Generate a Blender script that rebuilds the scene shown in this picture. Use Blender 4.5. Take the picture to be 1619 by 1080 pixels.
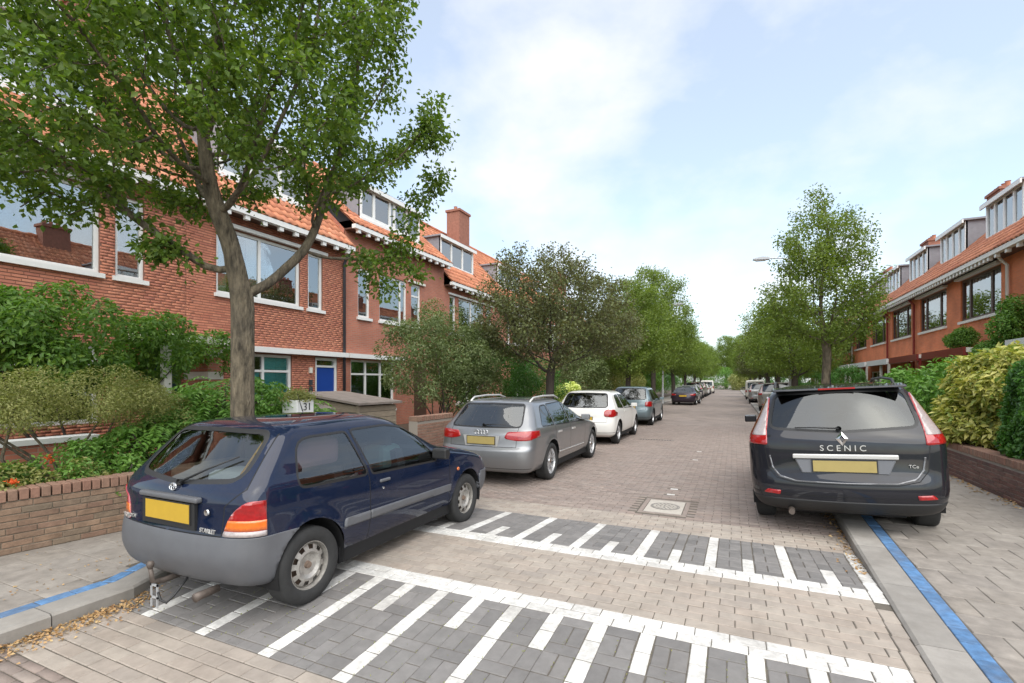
import bpy, bmesh, math, random
import numpy as np
from mathutils import Vector, Matrix
R = math.radians
random.seed(7); rng = np.random.default_rng(7)
for o in list(bpy.data.objects): bpy.data.objects.remove(o)
scn = bpy.context.scene
COL = scn.collection

# ------------------------------------------------------------------ camera
cam_d = bpy.data.cameras.new('camera'); cam = bpy.data.objects.new('camera', cam_d); COL.objects.link(cam)
cam_d.sensor_width = 36.0; cam_d.lens = 765.0/1619.0*36.0
cam_d.shift_y = 64.0/1619.0; cam_d.clip_end = 3000; cam_d.clip_start = .05
cam.location = (0, 0, 1.69); cam.rotation_euler = (R(90), 0, math.atan(350/765.0))
scn.camera = cam

# ------------------------------------------------------------------ sky, sun, exposure
SUN_EL, SUN_AZ = R(52), R(150)          # azimuth clockwise from +Y
w = bpy.data.worlds.new('World'); scn.world = w; w.use_nodes = True
nt = w.node_tree; nt.nodes.clear()
def N(t, **k):
    n = nt.nodes.new(t)
    for a, b in k.items(): setattr(n, a, b)
    return n
out = N('ShaderNodeOutputWorld'); mixs = N('ShaderNodeMixShader')
b1 = N('ShaderNodeBackground'); b1.inputs[1].default_value = .12
b2 = N('ShaderNodeBackground'); b2.inputs[1].default_value = .44; b2.inputs[0].default_value = (1.0, 1.0, 1.01, 1)
sky = N('ShaderNodeTexSky', sky_type='NISHITA', sun_disc=False, sun_elevation=SUN_EL, sun_rotation=SUN_AZ, air_density=1.0, dust_density=1.6, ozone_density=1.4)
tc = N('ShaderNodeTexCoord'); mp = N('ShaderNodeMapping'); mp.inputs['Scale'].default_value = (1.0, 1.0, 1.7); mp.inputs['Location'].default_value = (7.3, 2.4, 4.1)
n1 = N('ShaderNodeTexNoise'); n1.inputs['Scale'].default_value = 2.9; n1.inputs['Detail'].default_value = 9; n1.inputs['Roughness'].default_value = .52; n1.inputs['Distortion'].default_value = .1
rp = N('ShaderNodeValToRGB'); rp.color_ramp.elements[0].position = .42; rp.color_ramp.elements[1].position = .68
rp.color_ramp.elements[0].color = (.38, .38, .38, 1); rp.color_ramp.elements[1].color = (.93, .93, .93, 1)
L = nt.links.new
L(tc.outputs['Generated'], mp.inputs[0]); L(mp.outputs[0], n1.inputs['Vector']); L(n1.outputs[0], rp.inputs[0])
tn = N('ShaderNodeMix', data_type='RGBA', blend_type='MULTIPLY'); tn.inputs['Factor'].default_value = 1; tn.inputs['B'].default_value = (.96, 1.05, 1.02, 1); L(sky.outputs[0], tn.inputs['A']); L(tn.outputs['Result'], b1.inputs[0]); L(rp.outputs[0], mixs.inputs[0]); L(b1.outputs[0], mixs.inputs[1]); L(b2.outputs[0], mixs.inputs[2]); L(mixs.outputs[0], out.inputs[0])
sd = bpy.data.lights.new('sun', 'SUN'); so = bpy.data.objects.new('sun', sd); COL.objects.link(so)
sd.energy = 1.5; sd.angle = R(85); sd.color = (1, .95, .87)
sdir = Vector((math.sin(SUN_AZ)*math.cos(SUN_EL), math.cos(SUN_AZ)*math.cos(SUN_EL), math.sin(SUN_EL)))
so.rotation_euler = (-sdir).to_track_quat('-Z', 'Y').to_euler(); so.location = (0, 0, 30)
vs = scn.view_settings; vs.view_transform = 'Standard'; vs.look = 'None'; vs.gamma = 1; vs.exposure = 1.40; vs.use_curve_mapping = False
scn.cycles.max_bounces = 8; scn.cycles.transparent_max_bounces = 16
try: scn.cycles.use_denoising = True
except Exception: pass

# ------------------------------------------------------------------ materials
MATS = {}
def newmat(name):
    m = bpy.data.materials.new(name); m.use_nodes = True; MATS[name] = m
    return m, m.node_tree, m.node_tree.nodes['Principled BSDF']
def nd(t, typ, **k):
    n = t.nodes.new(typ)
    for a, b in k.items(): setattr(n, a, b)
    return n
def rnd_value(t):
    """a value that differs for each object and each loose piece of a mesh"""
    oi = nd(t, 'ShaderNodeObjectInfo'); ge = nd(t, 'ShaderNodeNewGeometry')
    a = nd(t, 'ShaderNodeMath', operation='ADD'); f = nd(t, 'ShaderNodeMath', operation='FRACT')
    t.links.new(oi.outputs['Random'], a.inputs[0]); t.links.new(ge.outputs['Random Per Island'], a.inputs[1]); t.links.new(a.outputs[0], f.inputs[0])
    return f.outputs[0]
def mat(name, col, rough=.6, metal=0, spec=.5, var=0, cols=None, noise=0, nscale=8, bump=0, bscale=60, coat=0, emit=0, stretch=None, dirt=0, bdist=.01):
    """principled surface: base colour, per-piece variation (var / cols), cloudy stains (noise), fine relief (bump)"""
    m, t, p = newmat(name); lk = t.links.new
    p.inputs['Roughness'].default_value = rough; p.inputs['Metallic'].default_value = metal
    p.inputs['Specular IOR Level'].default_value = spec; p.inputs['Coat Weight'].default_value = coat; p.inputs['Coat Roughness'].default_value = .04
    c4 = tuple(col)+(1,)
    p.inputs['Base Color'].default_value = c4
    src = None
    if cols:
        rv = rnd_value(t); r = nd(t, 'ShaderNodeValToRGB'); r.color_ramp.interpolation = 'LINEAR'
        cs = [col]+list(cols); el = r.color_ramp.elements
        while len(el) < len(cs): el.new(.5)
        for i, c in enumerate(cs): el[i].position = i/(len(cs)-1); el[i].color = tuple(c)+(1,)
        lk(rv, r.inputs[0]); src = r.outputs[0]
    elif var:
        rv = rnd_value(t); h = nd(t, 'ShaderNodeHueSaturation'); h.inputs['Color'].default_value = c4
        mr = nd(t, 'ShaderNodeMapRange'); mr.inputs['To Min'].default_value = 1-var; mr.inputs['To Max'].default_value = 1+var
        lk(rv, mr.inputs[0]); lk(mr.outputs[0], h.inputs['Value']); src = h.outputs[0]
    crd = nd(t, 'ShaderNodeNewGeometry').outputs['Position']
    if stretch:
        mpp = nd(t, 'ShaderNodeMapping'); mpp.inputs['Scale'].default_value = stretch; lk(crd, mpp.inputs[0]); crd = mpp.outputs[0]
    if noise:
        nz = nd(t, 'ShaderNodeTexNoise'); nz.inputs['Scale'].default_value = nscale; nz.inputs['Detail'].default_value = 6; nz.inputs['Roughness'].default_value = .65
        lk(crd, nz.inputs['Vector'])
        mr = nd(t, 'ShaderNodeMapRange'); mr.inputs['From Min'].default_value = .3; mr.inputs['From Max'].default_value = .7
        mr.inputs['To Min'].default_value = 1-noise; mr.inputs['To Max'].default_value = 1+noise*.7; lk(nz.outputs[0], mr.inputs[0])
        h = nd(t, 'ShaderNodeHueSaturation')
        if src: lk(src, h.inputs['Color'])
        else: h.inputs['Color'].default_value = c4
        lk(mr.outputs[0], h.inputs['Value']); src = h.outputs[0]
    if dirt:
        nz = nd(t, 'ShaderNodeTexNoise'); nz.inputs['Scale'].default_value = 2.3; nz.inputs['Detail'].default_value = 8; nz.inputs['Roughness'].default_value = .7
        lk(nd(t, 'ShaderNodeNewGeometry').outputs['Position'], nz.inputs['Vector'])
        mr = nd(t, 'ShaderNodeMapRange'); mr.inputs['From Min'].default_value = .45; mr.inputs['From Max'].default_value = .75; mr.inputs['To Max'].default_value = dirt; lk(nz.outputs[0], mr.inputs[0])
        mx = nd(t, 'ShaderNodeMix', data_type='RGBA'); lk(mr.outputs[0], mx.inputs['Factor'])
        if src: lk(src, mx.inputs['A'])
        else: mx.inputs['A'].default_value = c4
        mx.inputs['B'].default_value = (.13, .11, .09, 1); src = mx.outputs['Result']
    if src: lk(src, p.inputs['Base Color'])
    if bump:
        nb = nd(t, 'ShaderNodeTexNoise'); nb.inputs['Scale'].default_value = bscale; nb.inputs['Detail'].default_value = 5; lk(crd, nb.inputs['Vector'])
        bn = nd(t, 'ShaderNodeBump'); bn.inputs['Strength'].default_value = bump; bn.inputs['Distance'].default_value = bdist
        lk(nb.outputs[0], bn.inputs['Height']); lk(bn.outputs[0], p.inputs['Normal'])
    return m
def leafmat(name, cols, trans=.35, rough=.45, tint=(1.1, 1.25, .5), gain=1.45):
    m, t, p = newmat(name); lk = t.links.new
    rv = rnd_value(t); r = nd(t, 'ShaderNodeValToRGB'); el = r.color_ramp.elements
    while len(el) < len(cols): el.new(.5)
    for i, c in enumerate(cols): el[i].position = i/(len(cols)-1); el[i].color = tuple(q*gain for q in c)+(1,)
    lk(rv, r.inputs[0]); lk(r.outputs[0], p.inputs['Base Color']); p.inputs['Roughness'].default_value = rough; p.inputs['Specular IOR Level'].default_value = .35
    tr = nd(t, 'ShaderNodeBsdfTranslucent'); mx = nd(t, 'ShaderNodeMix', data_type='RGBA', blend_type='MULTIPLY'); mx.inputs['Factor'].default_value = 1
    mx.inputs['B'].default_value = tuple(tint)+(1,); lk(r.outputs[0], mx.inputs['A']); lk(mx.outputs['Result'], tr.inputs[0])
    ms = nd(t, 'ShaderNodeMixShader'); ms.inputs[0].default_value = trans; lk(p.outputs[0], ms.inputs[1]); lk(tr.outputs[0], ms.inputs[2])
    lk(ms.outputs[0], t.nodes['Material Output'].inputs[0])
    return m
def glassmat(name, tint, refl, rough=.0, wob=0):
    """window glass: part tinted see-through, part mirror growing towards grazing angles"""
    m, t, p = newmat(name); lk = t.links.new; t.nodes.remove(p)
    tr = nd(t, 'ShaderNodeBsdfTransparent'); tr.inputs[0].default_value = tuple(tint)+(1,)
    gl = nd(t, 'ShaderNodeBsdfGlossy'); gl.inputs['Roughness'].default_value = rough; gl.inputs[0].default_value = (.93, .96, .97, 1)
    lw = nd(t, 'ShaderNodeLayerWeight'); lw.inputs[0].default_value = .35
    mr = nd(t, 'ShaderNodeMapRange'); mr.inputs['To Min'].default_value = refl; mr.inputs['To Max'].default_value = 1; lk(lw.outputs['Fresnel'], mr.inputs[0])
    ms = nd(t, 'ShaderNodeMixShader'); lk(mr.outputs[0], ms.inputs[0]); lk(tr.outputs[0], ms.inputs[1]); lk(gl.outputs[0], ms.inputs[2])
    if wob:
        nb = nd(t, 'ShaderNodeTexNoise'); nb.inputs['Scale'].default_value = 1.7; bn = nd(t, 'ShaderNodeBump'); bn.inputs['Strength'].default_value = wob; bn.inputs['Distance'].default_value = .02
        lk(nd(t, 'ShaderNodeNewGeometry').outputs['Position'], nb.inputs['Vector']); lk(nb.outputs[0], bn.inputs['Height']); lk(bn.outputs[0], gl.inputs['Normal'])
    lk(ms.outputs[0], t.nodes['Material Output'].inputs[0])
    return m
def brickmat(name, c1, c2, mortar, bw=.21, bh=.06, horiz=False, bump=.6, rough=.85):
    """far masonry: brick courses too small to pick apart"""
    m, t, p = newmat(name); lk = t.links.new
    ge = nd(t, 'ShaderNodeNewGeometry'); sp = nd(t, 'ShaderNodeSeparateXYZ'); cb = nd(t, 'ShaderNodeCombineXYZ'); lk(ge.outputs['Position'], sp.inputs[0])
    if horiz: lk(sp.outputs[0], cb.inputs[0]); lk(sp.outputs[1], cb.inputs[1])
    else:
        ad = nd(t, 'ShaderNodeMath', operation='ADD'); lk(sp.outputs[0], ad.inputs[0]); lk(sp.outputs[1], ad.inputs[1]); lk(ad.outputs[0], cb.inputs[0]); lk(sp.outputs[2], cb.inputs[1])
    br = nd(t, 'ShaderNodeTexBrick'); br.inputs['Scale'].default_value = 1; br.inputs['Brick Width'].default_value = bw; br.inputs['Row Height'].default_value = bh
    br.inputs['Mortar Size'].default_value = .006; br.inputs['Mortar Smooth'].default_value = .3; br.inputs['Bias'].default_value = 0
    br.inputs['Color1'].default_value = tuple(c1)+(1,); br.inputs['Color2'].default_value = tuple(c2)+(1,); br.inputs['Mortar'].default_value = tuple(mortar)+(1,)
    lk(cb.outputs[0], br.inputs['Vector'])
    nz = nd(t, 'ShaderNodeTexNoise'); nz.inputs['Scale'].default_value = 1.3; nz.inputs['Detail'].default_value = 7; lk(ge.outputs['Position'], nz.inputs['Vector'])
    mr = nd(t, 'ShaderNodeMapRange'); mr.inputs['From Min'].default_value = .3; mr.inputs['From Max'].default_value = .7; mr.inputs['To Min'].default_value = .82; mr.inputs['To Max'].default_value = 1.15; lk(nz.outputs[0], mr.inputs[0])
    h = nd(t, 'ShaderNodeHueSaturation'); lk(br.outputs['Color'], h.inputs['Color']); lk(mr.outputs[0], h.inputs['Value']); lk(h.outputs[0], p.inputs['Base Color'])
    bn = nd(t, 'ShaderNodeBump'); bn.inputs['Strength'].default_value = bump; bn.inputs['Distance'].default_value = .008; bn.invert = True
    lk(br.outputs['Fac'], bn.inputs['Height']); lk(bn.outputs[0], p.inputs['Normal']); p.inputs['Roughness'].default_value = rough
    return m
def carpaint(name, col, flake=0, rough=.22, coat=1.0, dirt=.12):
    m, t, p = newmat(name); lk = t.links.new
    ge = nd(t, 'ShaderNodeNewGeometry'); tcn = nd(t, 'ShaderNodeTexCoord')
    nz = nd(t, 'ShaderNodeTexNoise'); nz.inputs['Scale'].default_value = 3.0; nz.inputs['Detail'].default_value = 8; nz.inputs['Roughness'].default_value = .7; lk(tcn.outputs['Object'], nz.inputs['Vector'])
    mr = nd(t, 'ShaderNodeMapRange'); mr.inputs['From Min'].default_value = .4; mr.inputs['From Max'].default_value = .8; mr.inputs['To Max'].default_value = dirt; lk(nz.outputs[0], mr.inputs[0])
    mx = nd(t, 'ShaderNodeMix', data_type='RGBA'); mx.inputs['A'].default_value = tuple(col)+(1,); mx.inputs['B'].default_value = (.22, .2, .17, 1); lk(mr.outputs[0], mx.inputs['Factor'])
    m2 = nd(t, 'ShaderNodeMix', data_type='RGBA'); lk(mx.outputs['Result'], m2.inputs['A']); m2.inputs['B'].default_value = (.02, .02, .022, 1); lk(ge.outputs['Backfacing'], m2.inputs['Factor'])
    p.inputs['Specular IOR Level'].default_value = .0 if flake < .5 else .3
    lk(m2.outputs['Result'], p.inputs['Base Color']); p.inputs['Metallic'].default_value = flake; p.inputs['Roughness'].default_value = rough
    r2 = nd(t, 'ShaderNodeMapRange'); r2.inputs['To Min'].default_value = rough; r2.inputs['To Max'].default_value = rough+.3; lk(nz.outputs[0], r2.inputs[0]); lk(r2.outputs[0], p.inputs['Roughness'])
    cw = nd(t, 'ShaderNodeMath', operation='SUBTRACT'); cw.inputs[0].default_value = coat; lk(ge.outputs['Backfacing'], cw.inputs[1]); cw.use_clamp = True
    lk(cw.outputs[0], p.inputs['Coat Weight']); p.inputs['Coat Roughness'].default_value = .03; p.inputs['Coat IOR'].default_value = 1.5
    return m

# ------------------------------------------------------------------ mesh helpers
def mesh_from(name, v, f, smooth=False):
    me = bpy.data.meshes.new(name); me.from_pydata([tuple(x) for x in v], [], f)
    if smooth: me.polygons.foreach_set('use_smooth', [True]*len(me.polygons))
    me.update(); return me
def add(name, me, m=None, parent=None, loc=None):
    o = bpy.data.objects.new(name, me); COL.objects.link(o)
    if m is not None and me is not None and not me.materials: 
        for q in (m if isinstance(m, (list, tuple)) else [m]): me.materials.append(MATS[q] if isinstance(q, str) else q)
    if parent: o.parent = parent
    if loc is not None: o.location = loc
    return o
def tag(o, label=None, cat=None, group=None, kind=None):
    if label: o['label'] = label
    if cat: o['category'] = cat
    if group: o['group'] = group
    if kind: o['kind'] = kind
    return o
def empty(name, loc=(0, 0, 0), rz=0, parent=None):
    o = bpy.data.objects.new(name, None); COL.objects.link(o); o.location = loc; o.rotation_euler = (0, 0, rz); o.empty_display_size = .2
    if parent: o.parent = parent
    return o
def copy_tree(o, parent=None, swap=None):
    c = o.copy(); COL.objects.link(c); c.parent = parent
    if swap and c.type == 'MESH':
        for s in c.material_slots:
            mn = s.material.name if s.material else None
            if mn in swap: s.link = 'OBJECT'; s.material = MATS[swap[mn]]
    for ch in list(o.children): copy_tree(ch, c, swap)
    return c
class MB:
    """collects boxes, prisms, tubes and lathes into one mesh"""
    def __init__(s): s.v = []; s.f = []; s.mi = []
    def face(s, pts, mi=0):
        n = len(s.v); s.v += [tuple(p) for p in pts]; s.f.append(list(range(n, n+len(pts)))); s.mi.append(mi)
    def box(s, x0, x1, y0, y1, z0, z1, mi=0, M=None):
        n = len(s.v); c = [(x, y, z) for x in (x0, x1) for y in (y0, y1) for z in (z0, z1)]
        if M is not None: c = [tuple(M @ Vector(p)) for p in c]
        s.v += c
        for q in ((0, 1, 3, 2), (4, 6, 7, 5), (0, 4, 5, 1), (2, 3, 7, 6), (0, 2, 6, 4), (1, 5, 7, 3)): s.f.append([n+i for i in q]); s.mi.append(mi)
        return s
    def prism(s, poly, axis, a, b, mi=0):
        """extrude a 2D outline along an axis from a to b"""
        def p3(p, t):
            return {'x': (t, p[0], p[1]), 'y': (p[0], t, p[1]), 'z': (p[0], p[1], t)}[axis]
        n = len(s.v); k = len(poly); s.v += [p3(p, a) for p in poly]+[p3(p, b) for p in poly]
        for i in range(k): j = (i+1) % k; s.f.append([n+i, n+j, n+k+j, n+k+i]); s.mi.append(mi)
        s.f.append([n+i for i in range(k)][::-1]); s.mi.append(mi); s.f.append([n+k+i for i in range(k)]); s.mi.append(mi)
        return s
    def tube(s, pts, r, seg=8, mi=0, cap=True):
        pts = [Vector(p) for p in pts]; rr = r if isinstance(r, (list, tuple)) else [r]*len(pts); n = len(s.v); k = len(pts)
        up = Vector((0, 0, 1)); prev = None
        for i, p in enumerate(pts):
            d = (pts[min(i+1, k-1)]-pts[max(i-1, 0)]).normalized()
            if prev is None:
                a = d.cross(up if abs(d.z) < .9 else Vector((1, 0, 0))).normalized()
            else: a = (prev-d*prev.dot(d)).normalized()
            prev = a; b = d.cross(a)
            for j in range(seg):
                t = 2*math.pi*j/seg; s.v.append(tuple(p+(a*math.cos(t)+b*math.sin(t))*rr[i]))
        for i in range(k-1):
            for j in range(seg):
                q = (j+1) % seg; s.f.append([n+i*seg+j, n+i*seg+q, n+(i+1)*seg+q, n+(i+1)*seg+j]); s.mi.append(mi)
        if cap: s.f.append([n+j for j in range(seg)][::-1]); s.mi.append(mi); s.f.append([n+(k-1)*seg+j for j in range(seg)]); s.mi.append(mi)
        return s
    def lathe(s, prof, seg=24, axis='z', at=(0, 0, 0), mi=0):
        """prof: (radius, offset along axis)"""
        n = len(s.v); at = Vector(at)
        for r, h in prof:
            for j in range(seg):
                t = 2*math.pi*j/seg; c, q = r*math.cos(t), r*math.sin(t)
                s.v.append(tuple(at+Vector({'z': (c, q, h), 'y': (c, h, q), 'x': (h, c, q)}[axis])))
        for i in range(len(prof)-1):
            for j in range(seg):
                q = (j+1) % seg; s.f.append([n+i*seg+j, n+i*seg+q, n+(i+1)*seg+q, n+(i+1)*seg+j]); s.mi.append(mi)
        return s
    def build(s, name, m, parent=None, smooth=False, fix=True):
        me = mesh_from(name, s.v, s.f, smooth)
        ms = m if isinstance(m, (list, tuple)) else [m]
        for q in ms: me.materials.append(MATS[q] if isinstance(q, str) else q)
        if len(ms) > 1: me.polygons.foreach_set('material_index', s.mi)
        if fix:
            bm = bmesh.new(); bm.from_mesh(me); bmesh.ops.recalc_face_normals(bm, faces=bm.faces); bm.to_mesh(me); bm.free()
        return add(name, me, None, parent)
def text_mesh(body, size, depth=.004):
    c = bpy.data.curves.new('t', 'FONT'); c.body = body; c.size = size; c.extrude = depth; c.align_x = 'CENTER'; c.align_y = 'CENTER'
    o = bpy.data.objects.new('t', c); COL.objects.link(o); dg = bpy.context.evaluated_depsgraph_get()
    me = bpy.data.meshes.new_from_object(o.evaluated_get(dg)); bpy.data.objects.remove(o); bpy.data.curves.remove(c); return me
# colours of the place
mat('mortar_shaded', (.22, .105, .075), .95, bump=.3)  # shade of the deep raked joints is put into this colour
mat('mortar_tan', (.20, .165, .125), .95, bump=.3)
mat('recess_grey', (.16, .165, .18), .35)
mat('trim_dull', (.20, .20, .21), .25, metal=.5)
mat('mortar', (.30, .26, .22), .95, bump=.3)
mat('brick_red', (.50, .19, .115), .85, cols=[(.56, .22, .135), (.46, .165, .105), (.60, .25, .155), (.43, .155, .105)], noise=.12, nscale=14, bump=.25, bscale=90)
brickmat('brick_red_far', (.50, .18, .112), (.43, .15, .098), (.36, .26, .205))
brickmat('brick_orange_far', (.70, .205, .078), (.62, .175, .068), (.50, .25, .15))
mat('brick_garden', (.245, .16, .105), .9, cols=[(.20, .125, .086), (.27, .18, .12), (.225, .138, .096), (.195, .15, .105), (.29, .172, .113)], noise=.3, nscale=12, bump=.4, bscale=70)
mat('brick_cap', (.27, .15, .105), .9, cols=[(.24, .15, .105), (.29, .165, .115), (.25, .13, .092)], noise=.25, nscale=16, bump=.4)
mat('brick_dark', (.15, .075, .06), .9, cols=[(.18, .09, .07), (.12, .07, .06), (.2, .11, .085)], noise=.3, nscale=12, bump=.4, bscale=70)
mat('mortar_pale', (.36, .31, .26), .95, bump=.3)
mat('pantile', (.54, .20, .10), .75, cols=[(.60, .24, .125), (.46, .16, .085), (.64, .28, .16)], noise=.3, nscale=3, bump=.2)
mat('white_paint', (.78, .78, .76), .45, noise=.05, nscale=4)
mat('cream_paint', (.72, .69, .62), .5, noise=.08, nscale=5)
mat('wood_dark', (.10, .055, .04), .5)
mat('red_paint', (.22, .03, .025), .4)
mat('blue_door', (.015, .06, .30), .35)
mat('teal_paint', (.12, .55, .55), .5)
mat('teal_dark', (.01, .06, .075), .4)
mat('slate', (.26, .26, .285), .7, noise=.15, nscale=5)
mat('zinc', (.42, .43, .45), .45, metal=.3, noise=.1)
mat('pipe_dark', (.045, .05, .06), .5)
mat('curtain', (.72, .70, .66), .9, noise=.1, nscale=9, stretch=(8, 8, .4))
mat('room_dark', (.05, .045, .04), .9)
glassmat('window_glass', (.8, .83, .83), .28, wob=.04)
mat('chimney_brick', (.30, .13, .09), .9, noise=.25, nscale=9, bump=.4)
mat('terracotta', (.42, .17, .10), .8)
mat('concrete', (.30, .28, .255), .9, var=.1, noise=.18, nscale=5, bump=.35, bscale=160, dirt=.35)
mat('slab', (.275, .245, .215), .9, cols=[(.29, .26, .228), (.26, .232, .205), (.28, .248, .214)], noise=.24, nscale=9, bump=.3, bscale=180, dirt=.35)
mat('sand_joint', (.12, .105, .085), 1, noise=.3, nscale=20, bump=.4)
mat('beige_paver', (.355, .305, .26), .85, cols=[(.385, .335, .285), (.33, .285, .245), (.37, .31, .26), (.31, .27, .235)], noise=.14, nscale=11, bump=.3, bscale=200, dirt=.42)
mat('dark_paver', (.185, .175, .168), .8, cols=[(.215, .203, .195), (.16, .152, .147), (.20, .19, .182)], noise=.16, nscale=12, bump=.35, bscale=220, dirt=.15)
mat('white_paver', (.66, .645, .61), .75, cols=[(.71, .70, .67), (.58, .56, .53), (.68, .665, .63)], noise=.26, nscale=26, bump=.25, bscale=200, dirt=.55)
mat('blue_paver', (.085, .19, .36), .8, var=.2, noise=.35, nscale=18, bump=.3, bscale=200, dirt=.6)
mat('clinker', (.255, .205, .18), .85, cols=[(.29, .235, .205), (.22, .178, .155), (.275, .215, .185), (.245, .205, .183), (.31, .255, .22)], noise=.2, nscale=9, bump=.3, bscale=150)
brickmat('clinker_far', (.285, .232, .202), (.247, .20, .175), (.17, .142, .122), .205, .068, horiz=True, bump=.4)
mat('lid_iron', (.27, .25, .225), .7, metal=.2, noise=.25, nscale=30)
mat('iron', (.16, .15, .14), .6, metal=.4, noise=.2, nscale=30)
mat('manhole_frame', (.46, .42, .37), .85, noise=.15, nscale=18, bump=.3)
mat('soil', (.09, .06, .04), 1, noise=.4, nscale=14, bump=.8, bscale=30)
mat('lawn_ground', (.07, .09, .035), 1, noise=.4, nscale=5, bump=.5)
mat('bark', (.145, .118, .08), .95, noise=.75, nscale=15, bump=1.0, bscale=38, stretch=(1, 1, .3), dirt=.3, bdist=.035)
mat('bark_dark', (.07, .055, .045), .95, noise=.35, nscale=12, bump=.9, bscale=30, stretch=(1, 1, .3))
mat('old_wood', (.27, .22, .16), .8, var=.12, noise=.3, nscale=7, bump=.5, bscale=40, stretch=(1, 1, 9), dirt=.2)
mat('felt', (.22, .185, .16), .95, noise=.25, nscale=6, bump=.3)
mat('galvanised', (.50, .51, .52), .45, metal=.4, noise=.1, nscale=8)
leafmat('leaf_tree', [(.045, .085, .018), (.10, .16, .025), (.07, .12, .025), (.15, .205, .04), (.06, .105, .02), (.12, .165, .03)], .45, tint=(1.3, 1.4, .45))
leafmat('leaf_tree_b', [(.08, .12, .025), (.125, .175, .035), (.10, .145, .03), (.165, .21, .05)], .45, tint=(1.25, 1.3, .45))
leafmat('leaf_purple', [(.065, .085, .036), (.10, .125, .046), (.085, .085, .045), (.12, .145, .05), (.07, .075, .04)], .33, tint=(1.3, 1.0, .5))
leafmat('leaf_grey', [(.075, .105, .04), (.12, .15, .06), (.09, .125, .045), (.16, .18, .085)], .33)
leafmat('leaf_olive', [(.15, .165, .05), (.20, .21, .065), (.22, .21, .08), (.17, .19, .06)], .35)
leafmat('leaf_fresh', [(.075, .155, .03), (.11, .21, .035), (.09, .18, .04), (.15, .25, .05)], .36)
leafmat('leaf_ivy', [(.055, .12, .02), (.10, .18, .028), (.07, .14, .03), (.15, .23, .035)], .38)
leafmat('leaf_yellow', [(.48, .44, .10), (.34, .36, .07), (.60, .55, .20), (.14, .22, .04), (.54, .48, .14), (.24, .30, .06)], .3, gain=1.1)
leafmat('leaf_hedge', [(.035, .10, .018), (.06, .145, .025), (.045, .12, .02), (.08, .17, .03)], .28, rough=.32)
leafmat('leaf_laurel', [(.07, .16, .03), (.11, .22, .04), (.09, .185, .035), (.16, .27, .06)], .3, rough=.35)
leafmat('leaf_dry', [(.25, .15, .07), (.35, .22, .10), (.18, .10, .05), (.42, .30, .15)], .15)
leafmat('petal_orange', [(.75, .12, .03), (.85, .2, .06)], .2, gain=1)
leafmat('petal_pale', [(.55, .60, .18), (.62, .64, .3), (.45, .5, .12)], .2)
# cars
carpaint('paint_navy', (.006, .012, .034), .0, .3, dirt=.06)
carpaint('paint_charcoal', (.017, .0175, .023), .2, .28, dirt=.03)
carpaint('paint_grey', (.27, .275, .285), .75, .30, dirt=.08)
carpaint('paint_white', (.74, .73, .70), 0, .3, dirt=.06)
carpaint('paint_steel', (.17, .225, .25), .6, .32, dirt=.08)
carpaint('paint_plum', (.035, .025, .04), .4, .3, dirt=.06)
carpaint('paint_silver', (.34, .34, .34), .7, .33, dirt=.08)
carpaint('paint_black', (.015, .015, .017), .2, .3, dirt=.06)
carpaint('paint_cream', (.60, .58, .52), 0, .35, dirt=.08)
carpaint('paint_taupe', (.26, .24, .215), .6, .35, dirt=.08)
mat('bumper_grey', (.105, .108, .118), .5, noise=.1, nscale=6, bump=.15, bscale=300, dirt=.12)
mat('plastic_black', (.018, .018, .019), .5)
mat('gap_black', (.006, .006, .007), .8)
mat('rubber', (.028, .028, .028), .85, noise=.2, nscale=20)
mat('steel_rim', (.42, .40, .37), .5, metal=.55, noise=.35, nscale=22)
mat('alloy', (.55, .55, .56), .32, metal=.8, noise=.1, nscale=20)
mat('hub_rust', (.17, .12, .09), .8, noise=.4, nscale=30)
mat('chrome', (.75, .75, .76), .12, metal=1)
mat('silver_trim', (.62, .61, .59), .35, metal=.5)
mat('plate_yellow', (.50, .315, .03), .45, noise=.06, nscale=10)
mat('plate_dull', (.36, .28, .10), .45, noise=.06, nscale=10)
mat('lamp_red', (.34, .008, .010), .12, coat=1, noise=.25, nscale=40)
mat('lamp_amber', (.75, .16, .02), .12, coat=1, noise=.2, nscale=40)
mat('lamp_clear', (.36, .31, .30), .15, coat=1, noise=.2, nscale=50)
mat('lamp_dark', (.16, .02, .02), .12, coat=1)
mat('cabin', (.05, .05, .055), .9)
mat('seat_cloth', (.11, .11, .12), .95)
mat('seat_pale', (.45, .44, .42), .95)
mat('cloth_pink', (.60, .36, .42), .9)
mat('cloth_teal', (.25, .42, .40), .9)
mat('paper', (.8, .8, .78), .8)
mat('yellow_strap', (.75, .40, .04), .7)
mat('exhaust', (.13, .105, .09), .6, metal=.4, noise=.3, nscale=30)
glassmat('car_glass', (.45, .49, .48), .07)
glassmat('car_glass_dark', (.09, .10, .11), .035)
glassmat('window_glass_clear', (.95, .97, .97), .06)
mat('ink', (.02, .02, .02), .7)
# ------------------------------------------------------------------ ground, road, crossing, pavements
def interp(y, pts): return float(np.interp(y, [p[0] for p in pts], [p[1] for p in pts]))
KL = [(-30, -4.24), (2.2, -4.24), (3.7, -4.95), (400, -4.95)]
KR = [(-30, .94), (2.0, .94), (8.5, 1.2), (400, 1.2)]
kl = lambda y: interp(y, KL); kr = lambda y: interp(y, KR)
ZP = .08
ZS = [(-99, 0), (2.08, 0), (3.18, ZP), (4.555, ZP), (5.70, 0), (999, 0)]
zs = lambda y: interp(y, ZS)
def sheet(name, poly, z, m, parent=None):
    mb = MB(); mb.face([(x, y, z) for x, y in poly]); return mb.build(name, m, parent, fix=False)
g = sheet('ground', [(-1500, -1500), (1500, -1500), (1500, 1500), (-1500, 1500)], -.12, 'lawn_ground'); tag(g, kind='structure')

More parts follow.
